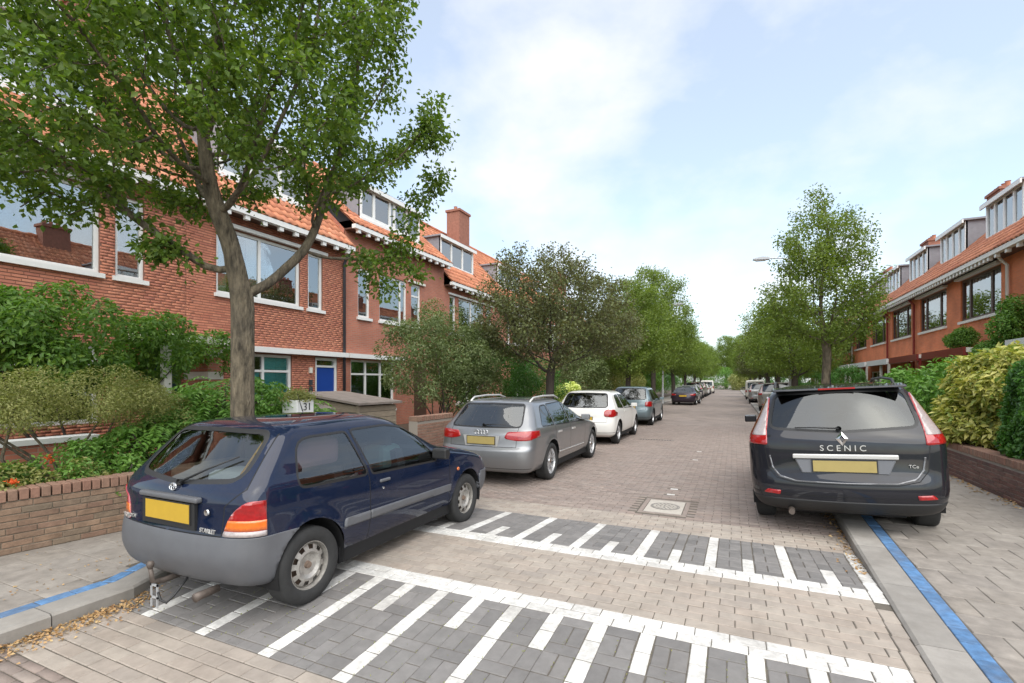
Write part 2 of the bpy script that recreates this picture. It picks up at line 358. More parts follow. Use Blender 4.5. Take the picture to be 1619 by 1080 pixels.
def piece_mesh(name, w, l, h, c=.004):
    """a paving block, top at z=0, chamfered top edge, no underside"""
    a, b = w/2, l/2; v = []
    for (dx, dy, z) in ((a, b, -h), (a, b, -c), (a-c, b-c, 0)): v += [(-dx, -dy, z), (dx, -dy, z), (dx, dy, z), (-dx, dy, z)]
    f = []
    for k in (0, 4):
        for i in range(4): j = (i+1) % 4; f.append([k+i, k+j, k+4+j, k+4+i])
    f.append([8, 9, 10, 11]); return mesh_from(name, v, f)
PIECES = {}
def piece(name, w, l, m, parent, x, y, z, rx=0, rz=0, h=.03):
    key = (name, round(w, 3), round(l, 3))
    if key not in PIECES:
        me = piece_mesh(name, w, l, h); me.materials.append(MATS[m]); PIECES[key] = me
    o = bpy.data.objects.new(name, PIECES[key]); COL.objects.link(o); o.parent = parent
    o.location = (x, y, z+random.uniform(-.0018, .0012)); o.rotation_euler = (rx+random.gauss(0, .004), random.gauss(0, .005), rz+random.gauss(0, .006))
    return o
def joined_pieces(name, rects, m, parent, z=0.0, h=.03, c=.004, zf=None):
    """many small blocks as one mesh; rects = (x0,x1,y0,y1)"""
    r = np.array(rects); n = len(r); v = np.zeros((n, 12, 3)); jz = rng.uniform(-.002, .0015, n)
    for k, (s, zz) in enumerate(((0, -h), (0, -c), (c, 0))):
        for i, (ax, ay) in enumerate(((0, 2), (1, 2), (1, 3), (0, 3))):
            v[:, k*4+i, 0] = r[:, ax]+(s if ax == 0 else -s); v[:, k*4+i, 1] = r[:, ay]+(s if ay == 2 else -s); v[:, k*4+i, 2] = z+zz+jz
    v[:, :, 2] += rng.normal(0, .0012, (n, 1))*(v[:, :, 0]-r[:, :1]-.1)*8
    base = np.array([[0, 1, 5, 4], [1, 2, 6, 5], [2, 3, 7, 6], [3, 0, 4, 7], [4, 5, 9, 8], [5, 6, 10, 9], [6, 7, 11, 10], [7, 4, 8, 11], [8, 9, 10, 11]])
    return quads_obj(name, v.reshape(-1, 3), (base[None]+np.arange(n)[:, None, None]*12).reshape(-1, 4), m, parent)
def quads_obj(name, v, f, m, parent=None, smooth=False, k=4):
    me = bpy.data.meshes.new(name); me.vertices.add(len(v)); me.vertices.foreach_set('co', np.ascontiguousarray(v, dtype=np.float32).ravel())
    me.loops.add(f.size); me.loops.foreach_set('vertex_index', np.ascontiguousarray(f, dtype=np.int32).ravel())
    me.polygons.add(len(f)); me.polygons.foreach_set('loop_start', np.arange(0, f.size, k, dtype=np.int32)); me.polygons.foreach_set('loop_total', np.full(len(f), k, dtype=np.int32))
    if smooth: me.polygons.foreach_set('use_smooth', np.ones(len(f), dtype=bool))
    me.update(calc_edges=True); me.materials.append(MATS[m]); return add(name, me, None, parent)

# road: bed under the laid bricks, plain surface far off
mb = MB()
mb.face([(-4.95, 5.6, -.007), (1.3, 5.6, -.007), (1.3, 20, -.007), (-4.95, 20, -.007)], 0)
mb.face([(-4.95, 20, 0), (1.3, 20, 0), (1.3, 330, 0), (-4.95, 330, 0)], 1)
mb.face([(-4.4, -30, -.007), (1.3, -30, -.007), (1.3, 2.3, -.007), (-4.4, 2.3, -.007)], 0)
road = tag(mb.build('road', ['sand_joint', 'clinker_far'], fix=False), kind='structure')
rects = []
def lay(x0f, x1f, y0, y1, pw, pl, gap, skip=None):
    out = []; row = 0; y = y0
    while y+pl*.6 < y1:
        yb = min(y+pl, y1); xm0, xm1 = x0f(y+pl/2), x1f(y+pl/2); x = xm0-(row % 2)*pw/2-random.uniform(0, .01)
        while x < xm1-.02:
            a, b = max(x, xm0)+gap/2, min(x+pw, xm1)-gap/2
            if b-a > .03 and not (skip and skip((a+b)/2, (y+yb)/2)): out.append((a, b, y+gap/2, yb-gap/2))
            x += pw
        y += pl; row += 1
    return out
inman = lambda x, y: -1.2 < x < -.5 and 6.36 < y < 7.3
far_r = lay(kl, kr, 6.28, 20, .205, .068, .007, inman); near_r = lay(lambda y: -4.2, kr, -.3, 1.46, .205, .068, .008)
allr = sorted(far_r+near_r, key=lambda q: math.hypot((q[0]+q[1])/2, (q[2]+q[3])/2) if not (q[2] < 1.2 or q[0] < -2.7) else 99)
full = [q for q in allr if q[1]-q[0] > .19]; part = [q for q in allr if q[1]-q[0] <= .19]
marks = [(-.88, 7.62), (-.92, 8.02), (-.75, 11.2), (-.72, 12.6)]
for q in full[:300]: piece('clinker', .198, .061, 'clinker', road, (q[0]+q[1])/2, (q[2]+q[3])/2, 0)
white_r = [q for q in full[300:] if any(abs((q[0]+q[1])/2-mx) < .103 and abs((q[2]+q[3])/2-my) < .034 for mx, my in marks)]
ws = set(white_r)
tag(joined_pieces('clinkers', [q for q in full[300:] if q not in ws]+part, 'clinker', road), kind='stuff')
for q in white_r: piece('marker_brick', .11, .061, 'white_paver', road, (q[0]+q[1])/2, (q[2]+q[3])/2, .0015)

# raised crossing, one structure for each strip of paving
P = .1025; GAP = .0075
def bed(name, y0, y1, xr=lambda y: kr(y)):
    mb = MB(); ys = np.linspace(y0, y1, 7)
    for a, b in zip(ys[:-1], ys[1:]):
        mb.face([(kl(a), a, zs(a)-.006), (xr(a)+.02, a, zs(a)-.006), (xr(b)+.02, b, zs(b)-.006), (kl(b), b, zs(b)-.006)])
    return tag(mb.build(name, 'sand_joint', fix=False), kind='structure')
def slope(y): return math.atan((zs(y+.02)-zs(y-.02))/.04)
def lay_rows(nm, m, parent, y0, y1, n, x0, x1, off=0):
    h = (y1-y0)/n
    for r in range(n):
        yc = y0+(r+.5)*h; x = x0-((r+off) % 2)*P-.005*random.random(); lim = kl(yc) if x0 < -4 else x0; x1 = XR(yc) if yc < 5.7 else kr(yc)
        while x < x1-.02:
            a, b = max(x, lim), min(x+2*P, x1)
            if b-a > .035: piece(nm, round(b-a-GAP, 2), round(h-GAP, 3), m, parent, (a+b)/2, yc, zs(yc), slope(yc))
            x += 2*P
XR = lambda y: kr(y)-P
s1 = bed('near_paving_strip', 1.44, 2.08); lay_rows('beige_paver', 'beige_paver', s1, 1.46, 2.08, 6, -4.22, .87)
s2 = bed('near_ramp', 2.08, 3.18); s3 = bed('crossing_plateau', 3.18, 4.555); s4 = bed('far_ramp', 4.555, 5.70); s5 = bed('far_paving_strip', 5.70, 6.29)
lay_rows('white_paver', 'white_paver', s3, 3.18, 3.39, 2, -4.22, .87); lay_rows('white_paver', 'white_paver', s3, 4.35, 4.555, 2, -4.9, .87, 1)
lay_rows('beige_paver', 'beige_paver', s3, 3.39, 4.35, 9, -4.6, .87)
lay_rows('beige_paver', 'beige_paver', s5, 5.70, 6.275, 6, -4.94, 1.0)
for (y0, m) in [(-.3+i*.205, 'beige_paver') for i in range(22)]+[(4.33+i*.205, 'white_paver') for i in range(7)]:
    y = y0+.1; nmz = s3 if 3.18 < y < 4.5 else (s4 if y > 4.5 else (s2 if y > 2.08 else s1))
    if 1.44 < y < 5.75: piece(m, P-GAP, .205-GAP, m, nmz, kr(y)-P/2, y, zs(y), slope(y))
def ramp(parent, ytop, ylow):
    """white teeth (long ones full depth, short ones two blocks) in a dark basket-weave field"""
    s = 1 if ylow > ytop else -1; D = abs(ylow-ytop)
    def blk(nm, m, x0, x1, d0, d1):
        d1 = min(d1, D)
        if d1-d0 < .035: return
        xl, xh = max(x0, kl(ytop+s*(d0+d1)/2)), min(x1, XR(ytop+s*d0))
        if xh-xl < .03: return
        yc = ytop+s*(d0+d1)/2; piece(nm, round(xh-xl-GAP, 2), round(d1-d0-GAP, 3), m, parent, (xl+xh)/2, yc, zs(yc), slope(yc))
    def column(x, nm, m, d0, d1):
        d = d0
        while d < d1-.01: blk(nm, m, x, x+P, d, min(d+2*P, d1)); d += 2*P
    def weave(x):
        d = 0
        while d < D:
            blk('dark_paver', 'dark_paver', x, x+2*P, d, d+P); blk('dark_paver', 'dark_paver', x, x+P, d+P, d+3*P); blk('dark_paver', 'dark_paver', x+P, x+2*P, d+P, d+3*P); d += 3*P
    for k in range(-4, 7):
        x = -2.70+k*6*P
        column(x, 'white_paver', 'white_paver', 0, D); weave(x+P)
        column(x+3*P, 'white_paver', 'white_paver', 0, 4*P); column(x+3*P, 'dark_paver', 'dark_paver', 4*P, D); weave(x+4*P)
ramp(s2, 3.18, 2.08); ramp(s4, 4.555, 5.70)

# kerbs, pavements, blue edging
def kerb(name, kf, sgn):
    k = None; ys = list(np.arange(-2.3, 40, 1.0))+[60, 90, 150]
    objs = []
    for a, b in zip(ys[:-1], ys[1:]):
        a2, b2 = a+.004, b-.004; m2 = (a2+b2)/2; mb = MB()
        sec = [(0, -.1), (0, .085), (.02, .10), (.24, .10), (.24, -.1)]; n = len(mb.v); st = [a2, m2, b2]
        for y in st: mb.v += [(kf(y)+sgn*d, y, z) for d, z in sec]
        for i in range(2):
            for j in range(5): q = (j+1) % 5; mb.f.append([n+i*5+j, n+i*5+q, n+i*5+5+q, n+i*5+5+j]); mb.mi.append(0)
        mb.f += [[n+4, n+3, n+2, n+1, n], [n+10+j for j in range(5)]]; mb.mi += [0, 0]
        if k is None:
            k = mb.build(name, 'concrete'); tag(k, kind='structure')
        else: mb.build('kerb_stone', 'concrete', k)
    return k
kerb('kerb_left', kl, -1); kerb('kerb_right', kr, 1)
def pavement(name, kf, sgn, xo, n_obj, y0, y1):
    mb = MB(); st = [-30, 2.0, 2.2, 3.7, 5, 8.5, y1]
    for a, b in zip(st[:-1], st[1:]): mb.face([(kf(a)+sgn*.24, a, .094), (xo, a, .094), (xo, b, .094), (kf(b)+sgn*.24, b, .094)], 0)
    mb.face([(kf(99)+sgn*.24, y1, .1), (xo, y1, .1), (xo, 330, .1), (kf(99)+sgn*.24, 330, .1)], 1)
    p = tag(mb.build(name, ['sand_joint', 'slab'], fix=False), kind='structure')
    y = y0
    while y < min(y1, 21):
        yc = y+.1; e = kf(yc)+sgn*.30; piece('blue_paver', .105, .2, 'blue_paver', p, e, yc, .1015, rz=-math.atan((kf(yc+.05)-kf(yc-.05))/.1)); y += .206
    lo = (lambda y: kf(y)+sgn*.36) if sgn > 0 else (lambda y: xo); hi = (lambda y: xo) if sgn > 0 else (lambda y: kf(y)+sgn*.36)
    rc = lay(lo, hi, y0, y1, .302, .302, .004)
    rc.sort(key=lambda q: math.hypot(q[0], q[2])); fullr = [q for q in rc if q[1]-q[0] > .28]; oth = [q for q in rc if q[1]-q[0] <= .28]
    for q in fullr[:n_obj]: piece('paving_slab', .298, .298, 'slab', p, (q[0]+q[1])/2, (q[2]+q[3])/2, .10)
    if fullr[n_obj:]+oth: tag(joined_pieces('paving_slabs', fullr[n_obj:]+oth, 'slab', p, .10), kind='stuff')
    return p
pavement('pavement_left', kl, -1, -6.45, 130, .3, 24); pavement('pavement_right', kr, 1, 3.62, 200, 2.2, 26)
for nm, x0, x1 in (('garden_ground_left', -11.2, -6.4), ('garden_ground_right', 3.6, 7.5)):
    tag(sheet(nm, [(x0, -12), (x1, -12), (x1, 140), (x0, 140)], .13, 'soil'), kind='structure')

# access cover set in the road
mh = empty('manhole_cover', (-.84, 6.82, 0)); tag(mh, 'square pale manhole frame with round patterned iron lid in the road', 'manhole')
mb = MB(); mb.box(-.235, .235, -.335, .335, -.02, .004); mb.build('frame', 'manhole_frame', mh)
mb = MB()
for i in range(4): 
    a = [(-.30, .30, -.40, -.345), (-.30, .30, .345, .40), (-.30, -.245, -.34, .34), (.245, .30, -.34, .34)][i]; mb.box(*a, -.02, .002)
mb.build('border_course', 'clinker', mh)
mb = MB(); mb.lathe([(0, .0075), (.17, .0075), (.17, .003)], 32); mb.lathe([(.175, .002), (.175, .008), (.19, .008), (.19, .002)], 32); mb.build('lid', 'lid_iron', mh, fix=False)
mb = MB()
for rr in (.045, .09, .135):
    for k in range(int(rr*120)):
        t = k*2*math.pi/int(rr*120); M = Matrix.Translation((rr*math.cos(t), rr*math.sin(t), .0075)) @ Matrix.Rotation(t, 4, 'Z'); mb.box(-.016, .016, -.012, .012, 0, .004, 0, M)
tag(mb.build('lid_studs', 'manhole_frame', mh), kind='stuff')
g2 = empty('drain_grate', (-2.0, 14.6, 0)); tag(g2, 'thin dark iron strip let into the brick road farther up the street', 'drain')
mb = MB(); mb.box(-.55, .45, -.05, .05, -.02, .003); mb.build('frame', 'iron', g2)
mb = MB()
for i in range(12): mb.box(-.5+i*.075, -.46+i*.075, -.03, .03, 0, .006)
tag(mb.build('bars', 'gap_black', g2), kind='stuff')
# ------------------------------------------------------------------ houses
XL, XR = -11.2, 7.5
def mapper(side): return (lambda a, b, z: (XL+b, a, z)) if side == 'L' else (lambda a, b, z: (XR-b, a, z))
class HB(MB):
    """box builder in facade space: a along the street, b out from the wall, z up"""
    def __init__(s, side): MB.__init__(s); s.W = mapper(side)
    def hb(s, a0, a1, b0, b1, z0, z1, mi=0):
        p, q = s.W(a0, b0, z0), s.W(a1, b1, z1); return s.box(min(p[0], q[0]), max(p[0], q[0]), min(p[1], q[1]), max(p[1], q[1]), z0, z1, mi)
    def hf(s, pts, mi=0): s.face([s.W(*p) for p in pts], mi)
def house_window(root, side, a0, a1, z0, z1, m='white_paint', mull=(), trans=None, b=-.07, fw=.07, curtain=None, sill=True, glass='window_glass', name='window', inner=.05):
    h = HB(side); h.hb(a0, a1, b-.05, b+.02, z0, z0+fw); h.hb(a0, a1, b-.05, b+.02, z1-fw, z1); h.hb(a0, a0+fw, b-.05, b+.02, z0+fw, z1-fw); h.hb(a1-fw, a1, b-.05, b+.02, z0+fw, z1-fw)
    for q in mull: h.hb(q-inner/2-.01, q+inner/2+.01, b-.045, b+.015, z0+fw, z1-fw)
    w_ = h.build(name, m, root)
    cols = [a0+fw]+[q for q in mull]+[a1-fw]
    if trans:
        h = HB(side); h.hb(a0+fw, a1-fw, b-.04, b+.013, trans-.03, trans+.03); h.build('transom', m, w_)
    for i, (p, q) in enumerate(zip(cols[:-1], cols[1:])):
        zs_ = [(z0+fw, trans-.03), (trans+.03, z1-fw)] if trans else [(z0+fw, z1-fw)]
        p2 = p+(inner/2+.01 if i > 0 else 0); q2 = q-(inner/2+.01 if i < len(cols)-2 else 0)
        for za, zb in zs_: h = HB(side); h.hb(p2, q2, b-.025, b-.015, za, zb); h.build('pane', glass, w_)
    if curtain:
        for (p, q, m2, zc) in curtain: h = HB(side); h.hb(p, q, b-.16, b-.15, zc, z1-.03); h.build('curtain', m2, w_)
    if sill:
        h = HB(side); h.hb(a0-.06, a1+.06, b-.05, .07, z0-.09, z0-.002); h.build('sill', 'white_paint' if m == 'white_paint' else 'cream_paint', w_)
    return w_
def wall_face(h, a0, a1, z0, z1, holes, depth=.13):
    A = sorted(set([a0, a1]+[q for o in holes for q in o[:2] if a0 < q < a1])); Zs = sorted(set([z0, z1]+[q for o in holes for q in o[2:] if z0 < q < z1]))
    for p, q in zip(A[:-1], A[1:]):
        for s, t in zip(Zs[:-1], Zs[1:]):
            if any(o[0] <= (p+q)/2 <= o[1] and o[2] <= (s+t)/2 <= o[3] for o in holes): continue
            h.hf([(p, 0, s), (q, 0, s), (q, 0, t), (p, 0, t)])
    for o in holes:
        p, q, s, t = o
        for e in ([(p, 0, s), (p, 0, t), (p, -depth, t), (p, -depth, s)], [(q, 0, s), (q, 0, t), (q, -depth, t), (q, -depth, s)], [(p, 0, t), (q, 0, t), (q, -depth, t), (p, -depth, t)], [(p, 0, s), (q, 0, s), (q, -depth, s), (p, -depth, s)]): h.hf(e)
def lay_bricks(a0, a1, z0, z1, holes, bw=.212, bh=.0605, g_=.0045, gb=.0125):
    out = []; row = 0; z = z0
    while z+bh <= z1+.001:
        x = a0-(row % 2)*bw/2-[0, .03, .055][row % 3]
        while x < a1:
            segs = [(max(x, a0)+g_/2, min(x+bw, a1)-g_/2)]
            for o in holes:
                if o[2] < z+bh-.005 and o[3] > z+.005:
                    ns = []
                    for p, q in segs:
                        if q <= o[0] or p >= o[1]: ns.append((p, q)); continue
                        if p < o[0]: ns.append((p, o[0]))
                        if q > o[1]: ns.append((o[1], q))
                    segs = ns
            out += [(p, q, z+gb/2, z+bh-gb/2) for p, q in segs if q-p > .03]; x += bw
        z += bh; row += 1
    return out
def bricks_obj(name, rects, side, m, parent, b0=-.01, b1=.006):
    r = np.array(rects); n = len(r); s = 1 if side == 'L' else -1; x0 = XL if side == 'L' else XR; c = .003
    jit = rng.normal(0, .0013, n); v = np.zeros((n, 8, 3))
    for k, (ins, b) in enumerate(((0, b0), (c, b1))):
        for i, (ia, iz) in enumerate(((0, 2), (1, 2), (1, 3), (0, 3))):
            v[:, k*4+i, 0] = x0+s*(b+jit); v[:, k*4+i, 1] = r[:, ia]+(ins if ia == 0 else -ins); v[:, k*4+i, 2] = r[:, iz]+(ins if iz == 2 else -ins)
    base = np.array([[0, 1, 5, 4], [1, 2, 6, 5], [2, 3, 7, 6], [3, 0, 4, 7], [4, 5, 6, 7]])
    if side == 'R': base = base[:, ::-1]
    return quads_obj(name, v.reshape(-1, 3), (base[None]+np.arange(n)[:, None, None]*8).reshape(-1, 4), m, parent)
def tile_roof(name, side, a0, a1, be, ze, br, zr, parent, cut=None):
    """pantiles, each its own curved piece, laid in overlapping courses up the slope"""
    W = mapper(side); Ls = math.hypot(br-be, zr-ze); ub, uz = (br-be)/Ls, (zr-ze)/Ls; nb, nz = -uz*(1 if br < be else -1), ub; nb, nz = uz, -ub
    tw, th = .235, .33; nt_, nc_ = int(round((a1-a0)/tw)), int(Ls/th)+1; tw = (a1-a0)/nt_; th = Ls/nc_
    prof = [(0, .004), (.18, .032), (.38, .04), (.58, .02), (.78, .0), (1.02, .006)]; V = []; F = []
    for c in range(nc_):
        for t in range(nt_):
            am = a0+(t+.5)*tw; s0, s1 = c*th-.02, (c+1)*th+.03
            bm_, zm = be+ub*(s0+s1)/2, ze+uz*(s0+s1)/2
            if cut and cut(am, bm_, zm): continue
            n = len(V); j = random.uniform(-.004, .004)
            for (s_, lift) in ((s0, -.012), (s0, .024), (s1, .0)):
                for u, hgt in prof:
                    d = hgt+lift+j if lift >= 0 or s_ != s0 else hgt*.9-.01; V.append(W(a0+(t+u)*tw, be+ub*s_+nb*d, ze+uz*s_+nz*d))
            for q in range(2):
                for i in range(5): F.append([n+q*6+i, n+q*6+i+1, n+(q+1)*6+i+1, n+(q+1)*6+i])
    o = quads_obj(name, np.array(V), np.array(F), 'pantile', parent, smooth=False); tag(o, kind='stuff')
    h = HB(side); e = .03
    h.hf([(a0, be-nb*e, ze-nz*e), (a1, be-nb*e, ze-nz*e), (a1, br-nb*e, zr-nz*e), (a0, br-nb*e, zr-nz*e)])
    h.hf([(a0, br, zr-.02), (a1, br, zr-.02), (a1, 2*br-be-.3, ze), (a0, 2*br-be-.3, ze)])
    bk = h.build('roof', 'pantile', parent, fix=False); o.parent = bk
    mb = MB(); p, q = W(a0, br, zr+.03), W(a1, br, zr+.03); mb.tube([p, q], .11, 10); mb.build('ridge_tiles', 'pantile', bk)
    return bk
def dormer(root, side, a0, a1, z0, z1, bf, bb, mull, glass='window_glass', curt=None):
    """box dormer: white front with lights, slate cheeks, flat lid"""
    h = HB(side); h.hb(a0, a0+.035, bb, bf-.02, z0-.05, z1); h.hb(a1-.035, a1, bb, bf-.02, z0-.05, z1); h.hb(a0+.035, a1-.035, bb, bb+.03, z0, z1)
    d = h.build('dormer', 'slate', root)
    h = HB(side); h.hb(a0-.12, a1+.12, bb, bf+.12, z1, z1+.07); h.build('dormer_lid', 'slate', d)
    h = HB(side); h.hb(a0-.125, a1+.125, bf+.09, bf+.14, z1-.10, z1+.045); h.build('fascia', 'white_paint', d)
    h = HB(side); h.hb(a0, a1, bf-.08, bf, z0-.02, z0+.14); h.hb(a0, a1, bf-.08, bf, z1-.10, z1-.005); h.hb(a0, a0+.1, bf-.08, bf, z0+.14, z1-.10); h.hb(a1-.1, a1, bf-.08, bf, z0+.14, z1-.10)
    for m in mull: h.hb(m-.05, m+.05, bf-.075, bf-.005, z0+.14, z1-.10)
    h.build('window_frame', 'white_paint', d)
    cs = [a0+.1]+list(mull)+[a1-.1]
    for i, (p, q) in enumerate(zip(cs[:-1], cs[1:])):
        h = HB(side); h.hb(p+(.05 if i else 0), q-(.05 if i < len(cs)-2 else 0), bf-.05, bf-.04, z0+.14, z1-.10); h.build('pane', glass, d)
    if curt:
        for p, q in curt: h = HB(side); h.hb(p, q, bf-.16, bf-.15, z0+.1, z1-.08); h.build('curtain', 'curtain', d)
    h = HB(side); h.hb(a0-.08, a1+.08, bf-.02, bf+.09, z0-.10, z0-.022); h.build('sill', 'white_paint', d)
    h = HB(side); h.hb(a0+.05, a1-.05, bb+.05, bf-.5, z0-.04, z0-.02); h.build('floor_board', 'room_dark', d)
    return d
def chimney(root, side, a, b, z0, z1, wa=.9, wb=.55, pots=3):
    h = HB(side); h.hb(a-wa/2, a+wa/2, b-wb/2, b+wb/2, z0, z1-.12); c = h.build('chimney', 'chimney_brick', root)
    h = HB(side); h.hb(a-wa/2-.06, a+wa/2+.06, b-wb/2-.06, b+wb/2+.06, z1-.12, z1); h.build('chimney_cap', 'chimney_brick', c)
    for i in range(pots):
        mb = MB(); x, y, z = mapper(side)(a+(i-(pots-1)/2)*wa/pots, b, z1); mb.lathe([(.11, 0), (.09, .05), (.085, .2), (.11, .22), (.09, .22), (.07, .1)], 12, 'z', (x, y, z)); mb.build('chimney_pot', 'terracotta', c)
def eaves(root, side, a0, a1, b, z, n, drop=.16, mat_='white_paint'):
    h = HB(side); h.hb(a0, a1, -.02, b-.13, z-.16, z-.12); e = h.build('soffit', 'wood_dark', root)
    h = HB(side); h.hb(a0, a1, b-.125, b+.02, z-.15, z-.02); g_ = h.build('gutter', mat_, root)
    for i in range(n):
        a = a0+(i+.5)*(a1-a0)/n; h = HB(side); h.hb(a-.06, a+.06, b-.11, b-.01, z-.15-drop*.7, z-.152); h.build('bracket', mat_, g_)
def downpipe(root, side, a, z0, z1, m='pipe_dark', b=.08):
    mb = MB(); W = mapper(side); mb.tube([W(a, b+.25, z1+.05), W(a, b+.18, z1-.1), W(a, b, z1-.32), W(a, b, z0)], .045, 8); mb.build('downpipe', m, root, smooth=True)
def house(side, y0, y1, ze, zr, be, br, holes, wall_m, nbr=12, label='', group=None, gutter='white_paint', z0=.1, bricks=0, cut=None, wall_top=None):
    root = empty('row_house', mapper(side)((y0+y1)/2, 0, 0)); tag(root, label, 'house', group)
    inv = Matrix.Translation(-Vector(root.location)); root['_'] = 0; del root['_']
    grp = empty('tmp')
    wt = wall_top or ze-.12
    h = HB(side); wall_face(h, y0, y1, z0, wt, holes)
    W_ = h.build('wall', 'mortar_shaded' if bricks else wall_m, grp, fix=False)
    h = HB(side)
    for a in (y0, y1): h.hf([(a, -.02, z0), (a, -7.5, z0), (a, -7.5, ze), (a, br, zr-.1), (a, be*0-.02, wt)])
    h.hf([(y0, -7.5, z0), (y1, -7.5, z0), (y1, -7.5, ze), (y0, -7.5, ze)])
    h.build('side_wall', wall_m, grp, fix=False)
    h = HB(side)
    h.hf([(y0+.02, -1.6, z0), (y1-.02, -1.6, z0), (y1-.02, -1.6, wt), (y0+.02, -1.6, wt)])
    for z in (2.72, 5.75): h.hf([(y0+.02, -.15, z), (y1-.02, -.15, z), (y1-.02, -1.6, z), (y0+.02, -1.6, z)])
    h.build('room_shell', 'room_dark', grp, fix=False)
    if bricks:
        rc = lay_bricks(y0, y1, 2.62 if bricks == 1 else z0, wt, holes); rc.sort(key=lambda q: (q[0]+q[1])/2*1.0+abs((q[2]+q[3])/2-3.3)*.6)
        full = [q for q in rc if q[1]-q[0] > .2 and q[0] > 3.0]; fs = full[:300]; S = set(fs)
        if fs:
            q0 = fs[0]; x0 = XL; c = .003; hw, hh = (q0[1]-q0[0])/2, (q0[3]-q0[2])/2
            v = [(-.012, -hw, -hh), (-.012, hw, -hh), (-.012, hw, hh), (-.012, -hw, hh), (.006, -hw+c, -hh+c), (.006, hw-c, -hh+c), (.006, hw-c, hh-c), (.006, -hw+c, hh-c)]
            me = mesh_from('brick', v, [[0, 1, 5, 4], [1, 2, 6, 5], [2, 3, 7, 6], [3, 0, 4, 7], [4, 5, 6, 7]]); me.materials.append(MATS['brick_red'])
            for q in fs: o = bpy.data.objects.new('brick', me); COL.objects.link(o); o.parent = W_; o.location = (x0+random.gauss(0, .0012), (q[0]+q[1])/2, (q[2]+q[3])/2)
        tag(bricks_obj('bricks', [q for q in rc if q not in S], side, 'brick_red', W_), kind='stuff')
    tile_roof('roof_tiles', side, y0, y1, be, ze, br, zr, grp, cut)
    eaves(grp, side, y0, y1, be, ze, nbr, mat_=gutter)
    return root, grp
def close(root, grp):
    """hand the parts built in street coordinates over to the house's own empty"""
    off = Vector(root.location)
    for c in list(grp.children): c.parent = root; c.location = Vector(c.location)-off
    bpy.data.objects.remove(grp)
# ---- left row
LG = 'red brick row houses on the left'
def left_house(y0, y1, ze, holes, label, bricks=0, hi=False, dorm=None, zr=9.9, nbr=11):
    def cut(a, b, z): return dorm is not None and dorm[0]-.02 < a < dorm[1]+.02 and z > dorm[2]-.15 and z < dorm[3] and b < dorm[4]
    return house('L', y0, y1, ze, zr, .42, -3.5, holes, 'brick_red_far', nbr, label, LG, bricks=bricks, cut=cut)
# first house: wide window with two side lights over a plant-covered porch
h1 = [(2.0, 5.22, 3.80, 5.44), (5.48, 6.0, 3.80, 5.44), (.9, 1.6, 3.8, 5.44), (6.35, 7.2, .3, 2.35), (2.2, 5.2, .9, 2.4)]
h1 = [o for o in h1 if o[0] < 6.3]+[(6.0, 6.75, .3, 2.35)]
r1, g1 = left_house(.4, 6.85, 5.92, h1, 'red brick house with wide white first floor window behind the nearest tree', 2, dorm=(2.2, 5.4, 6.9, 8.4, -.9), nbr=13)
house_window(g1, 'L', 2.0, 5.22, 3.80, 5.44, mull=(3.2,), curtain=[(2.1, 2.35, 'curtain', 3.85)]); house_window(g1, 'L', 5.48, 6.0, 3.80, 5.44, fw=.06); house_window(g1, 'L', .9, 1.6, 3.80, 5.44, fw=.06); house_window(g1, 'L', 2.2, 5.2, .9, 2.4, mull=(3.7,), trans=2.0, sill=False)
hh = HB('L'); hh.hb(5.4, 5.5, 0, .12, 5.47, 5.56); hh.hb(1.9, 5.3, 0, .12, 5.47, 5.56); hh.build('lintel_board', 'white_paint', g1)
hh = HB('L'); hh.hb(6.05, 6.70, -.12, -.07, .32, 2.33); dd = hh.build('door', 'teal_dark', g1); hh = HB('L'); hh.hb(6.12, 6.16, -.07, -.02, 1.1, 1.3); hh.build('handle', 'chrome', dd)
hh = HB('L'); hh.hb(5.6, 7.55, .0, 1.0, 2.50, 2.66); hh.build('porch_canopy', 'cream_paint', g1)
hh = HB('L'); hh.hb(6.80, 7.12, .02, .85, .1, 2.49); pw = hh.build('porch_pier', 'brick_red_far', g1)
for z in (1.0, 1.75, 2.25):
    hh = HB('L'); hh.hb(6.79, 7.13, .015, .865, z, z+.16); hh.build('stone_band', 'cream_paint', pw)
dormer(g1, 'L', 2.2, 5.4, 6.95, 8.35, -.55, -2.9, (3.3, 4.3)); chimney(g1, 'L', 6.6, -3.4, 9.2, 11.0)
close(r1, g1)
# second house: teal shutters and the blue door
h2 = [(7.55, 10.0, 3.82, 5.44), (10.28, 10.83, 3.82, 5.44), (8.35, 9.72, .75, 2.42), (10.55, 11.42, .25, 2.42)]
r2, g2h = left_house(6.85, 11.74, 5.92, h2, 'red brick house with blue front door and teal shutters behind white garden planter', 2, dorm=(8.0, 10.7, 6.9, 8.4, -.9), nbr=10)
house_window(g2h, 'L', 7.55, 10.0, 3.82, 5.44, mull=(8.75,), curtain=[(7.6, 7.95, 'curtain', 3.9), (9.65, 9.95, 'curtain', 3.9), (8.5, 8.9, 'curtain', 3.9)]); house_window(g2h, 'L', 10.28, 10.83, 3.82, 5.44, fw=.07)
ww = house_window(g2h, 'L', 8.35, 9.72, .75, 2.42, mull=(8.85,), trans=1.98, glass='window_glass_clear')
for p, q, z0_, z1_ in ((8.92, 9.28, .85, 1.94), (9.29, 9.65, .85, 1.94), (8.92, 9.28, 2.02, 2.34), (9.29, 9.65, 2.02, 2.34), (8.42, 8.78, .85, 1.94)):
    hh = HB('L'); hh.hb(p, q, -.128, -.115, z0_, z1_); s_ = hh.build('shutter', 'teal_paint', ww)
hh = HB('L')
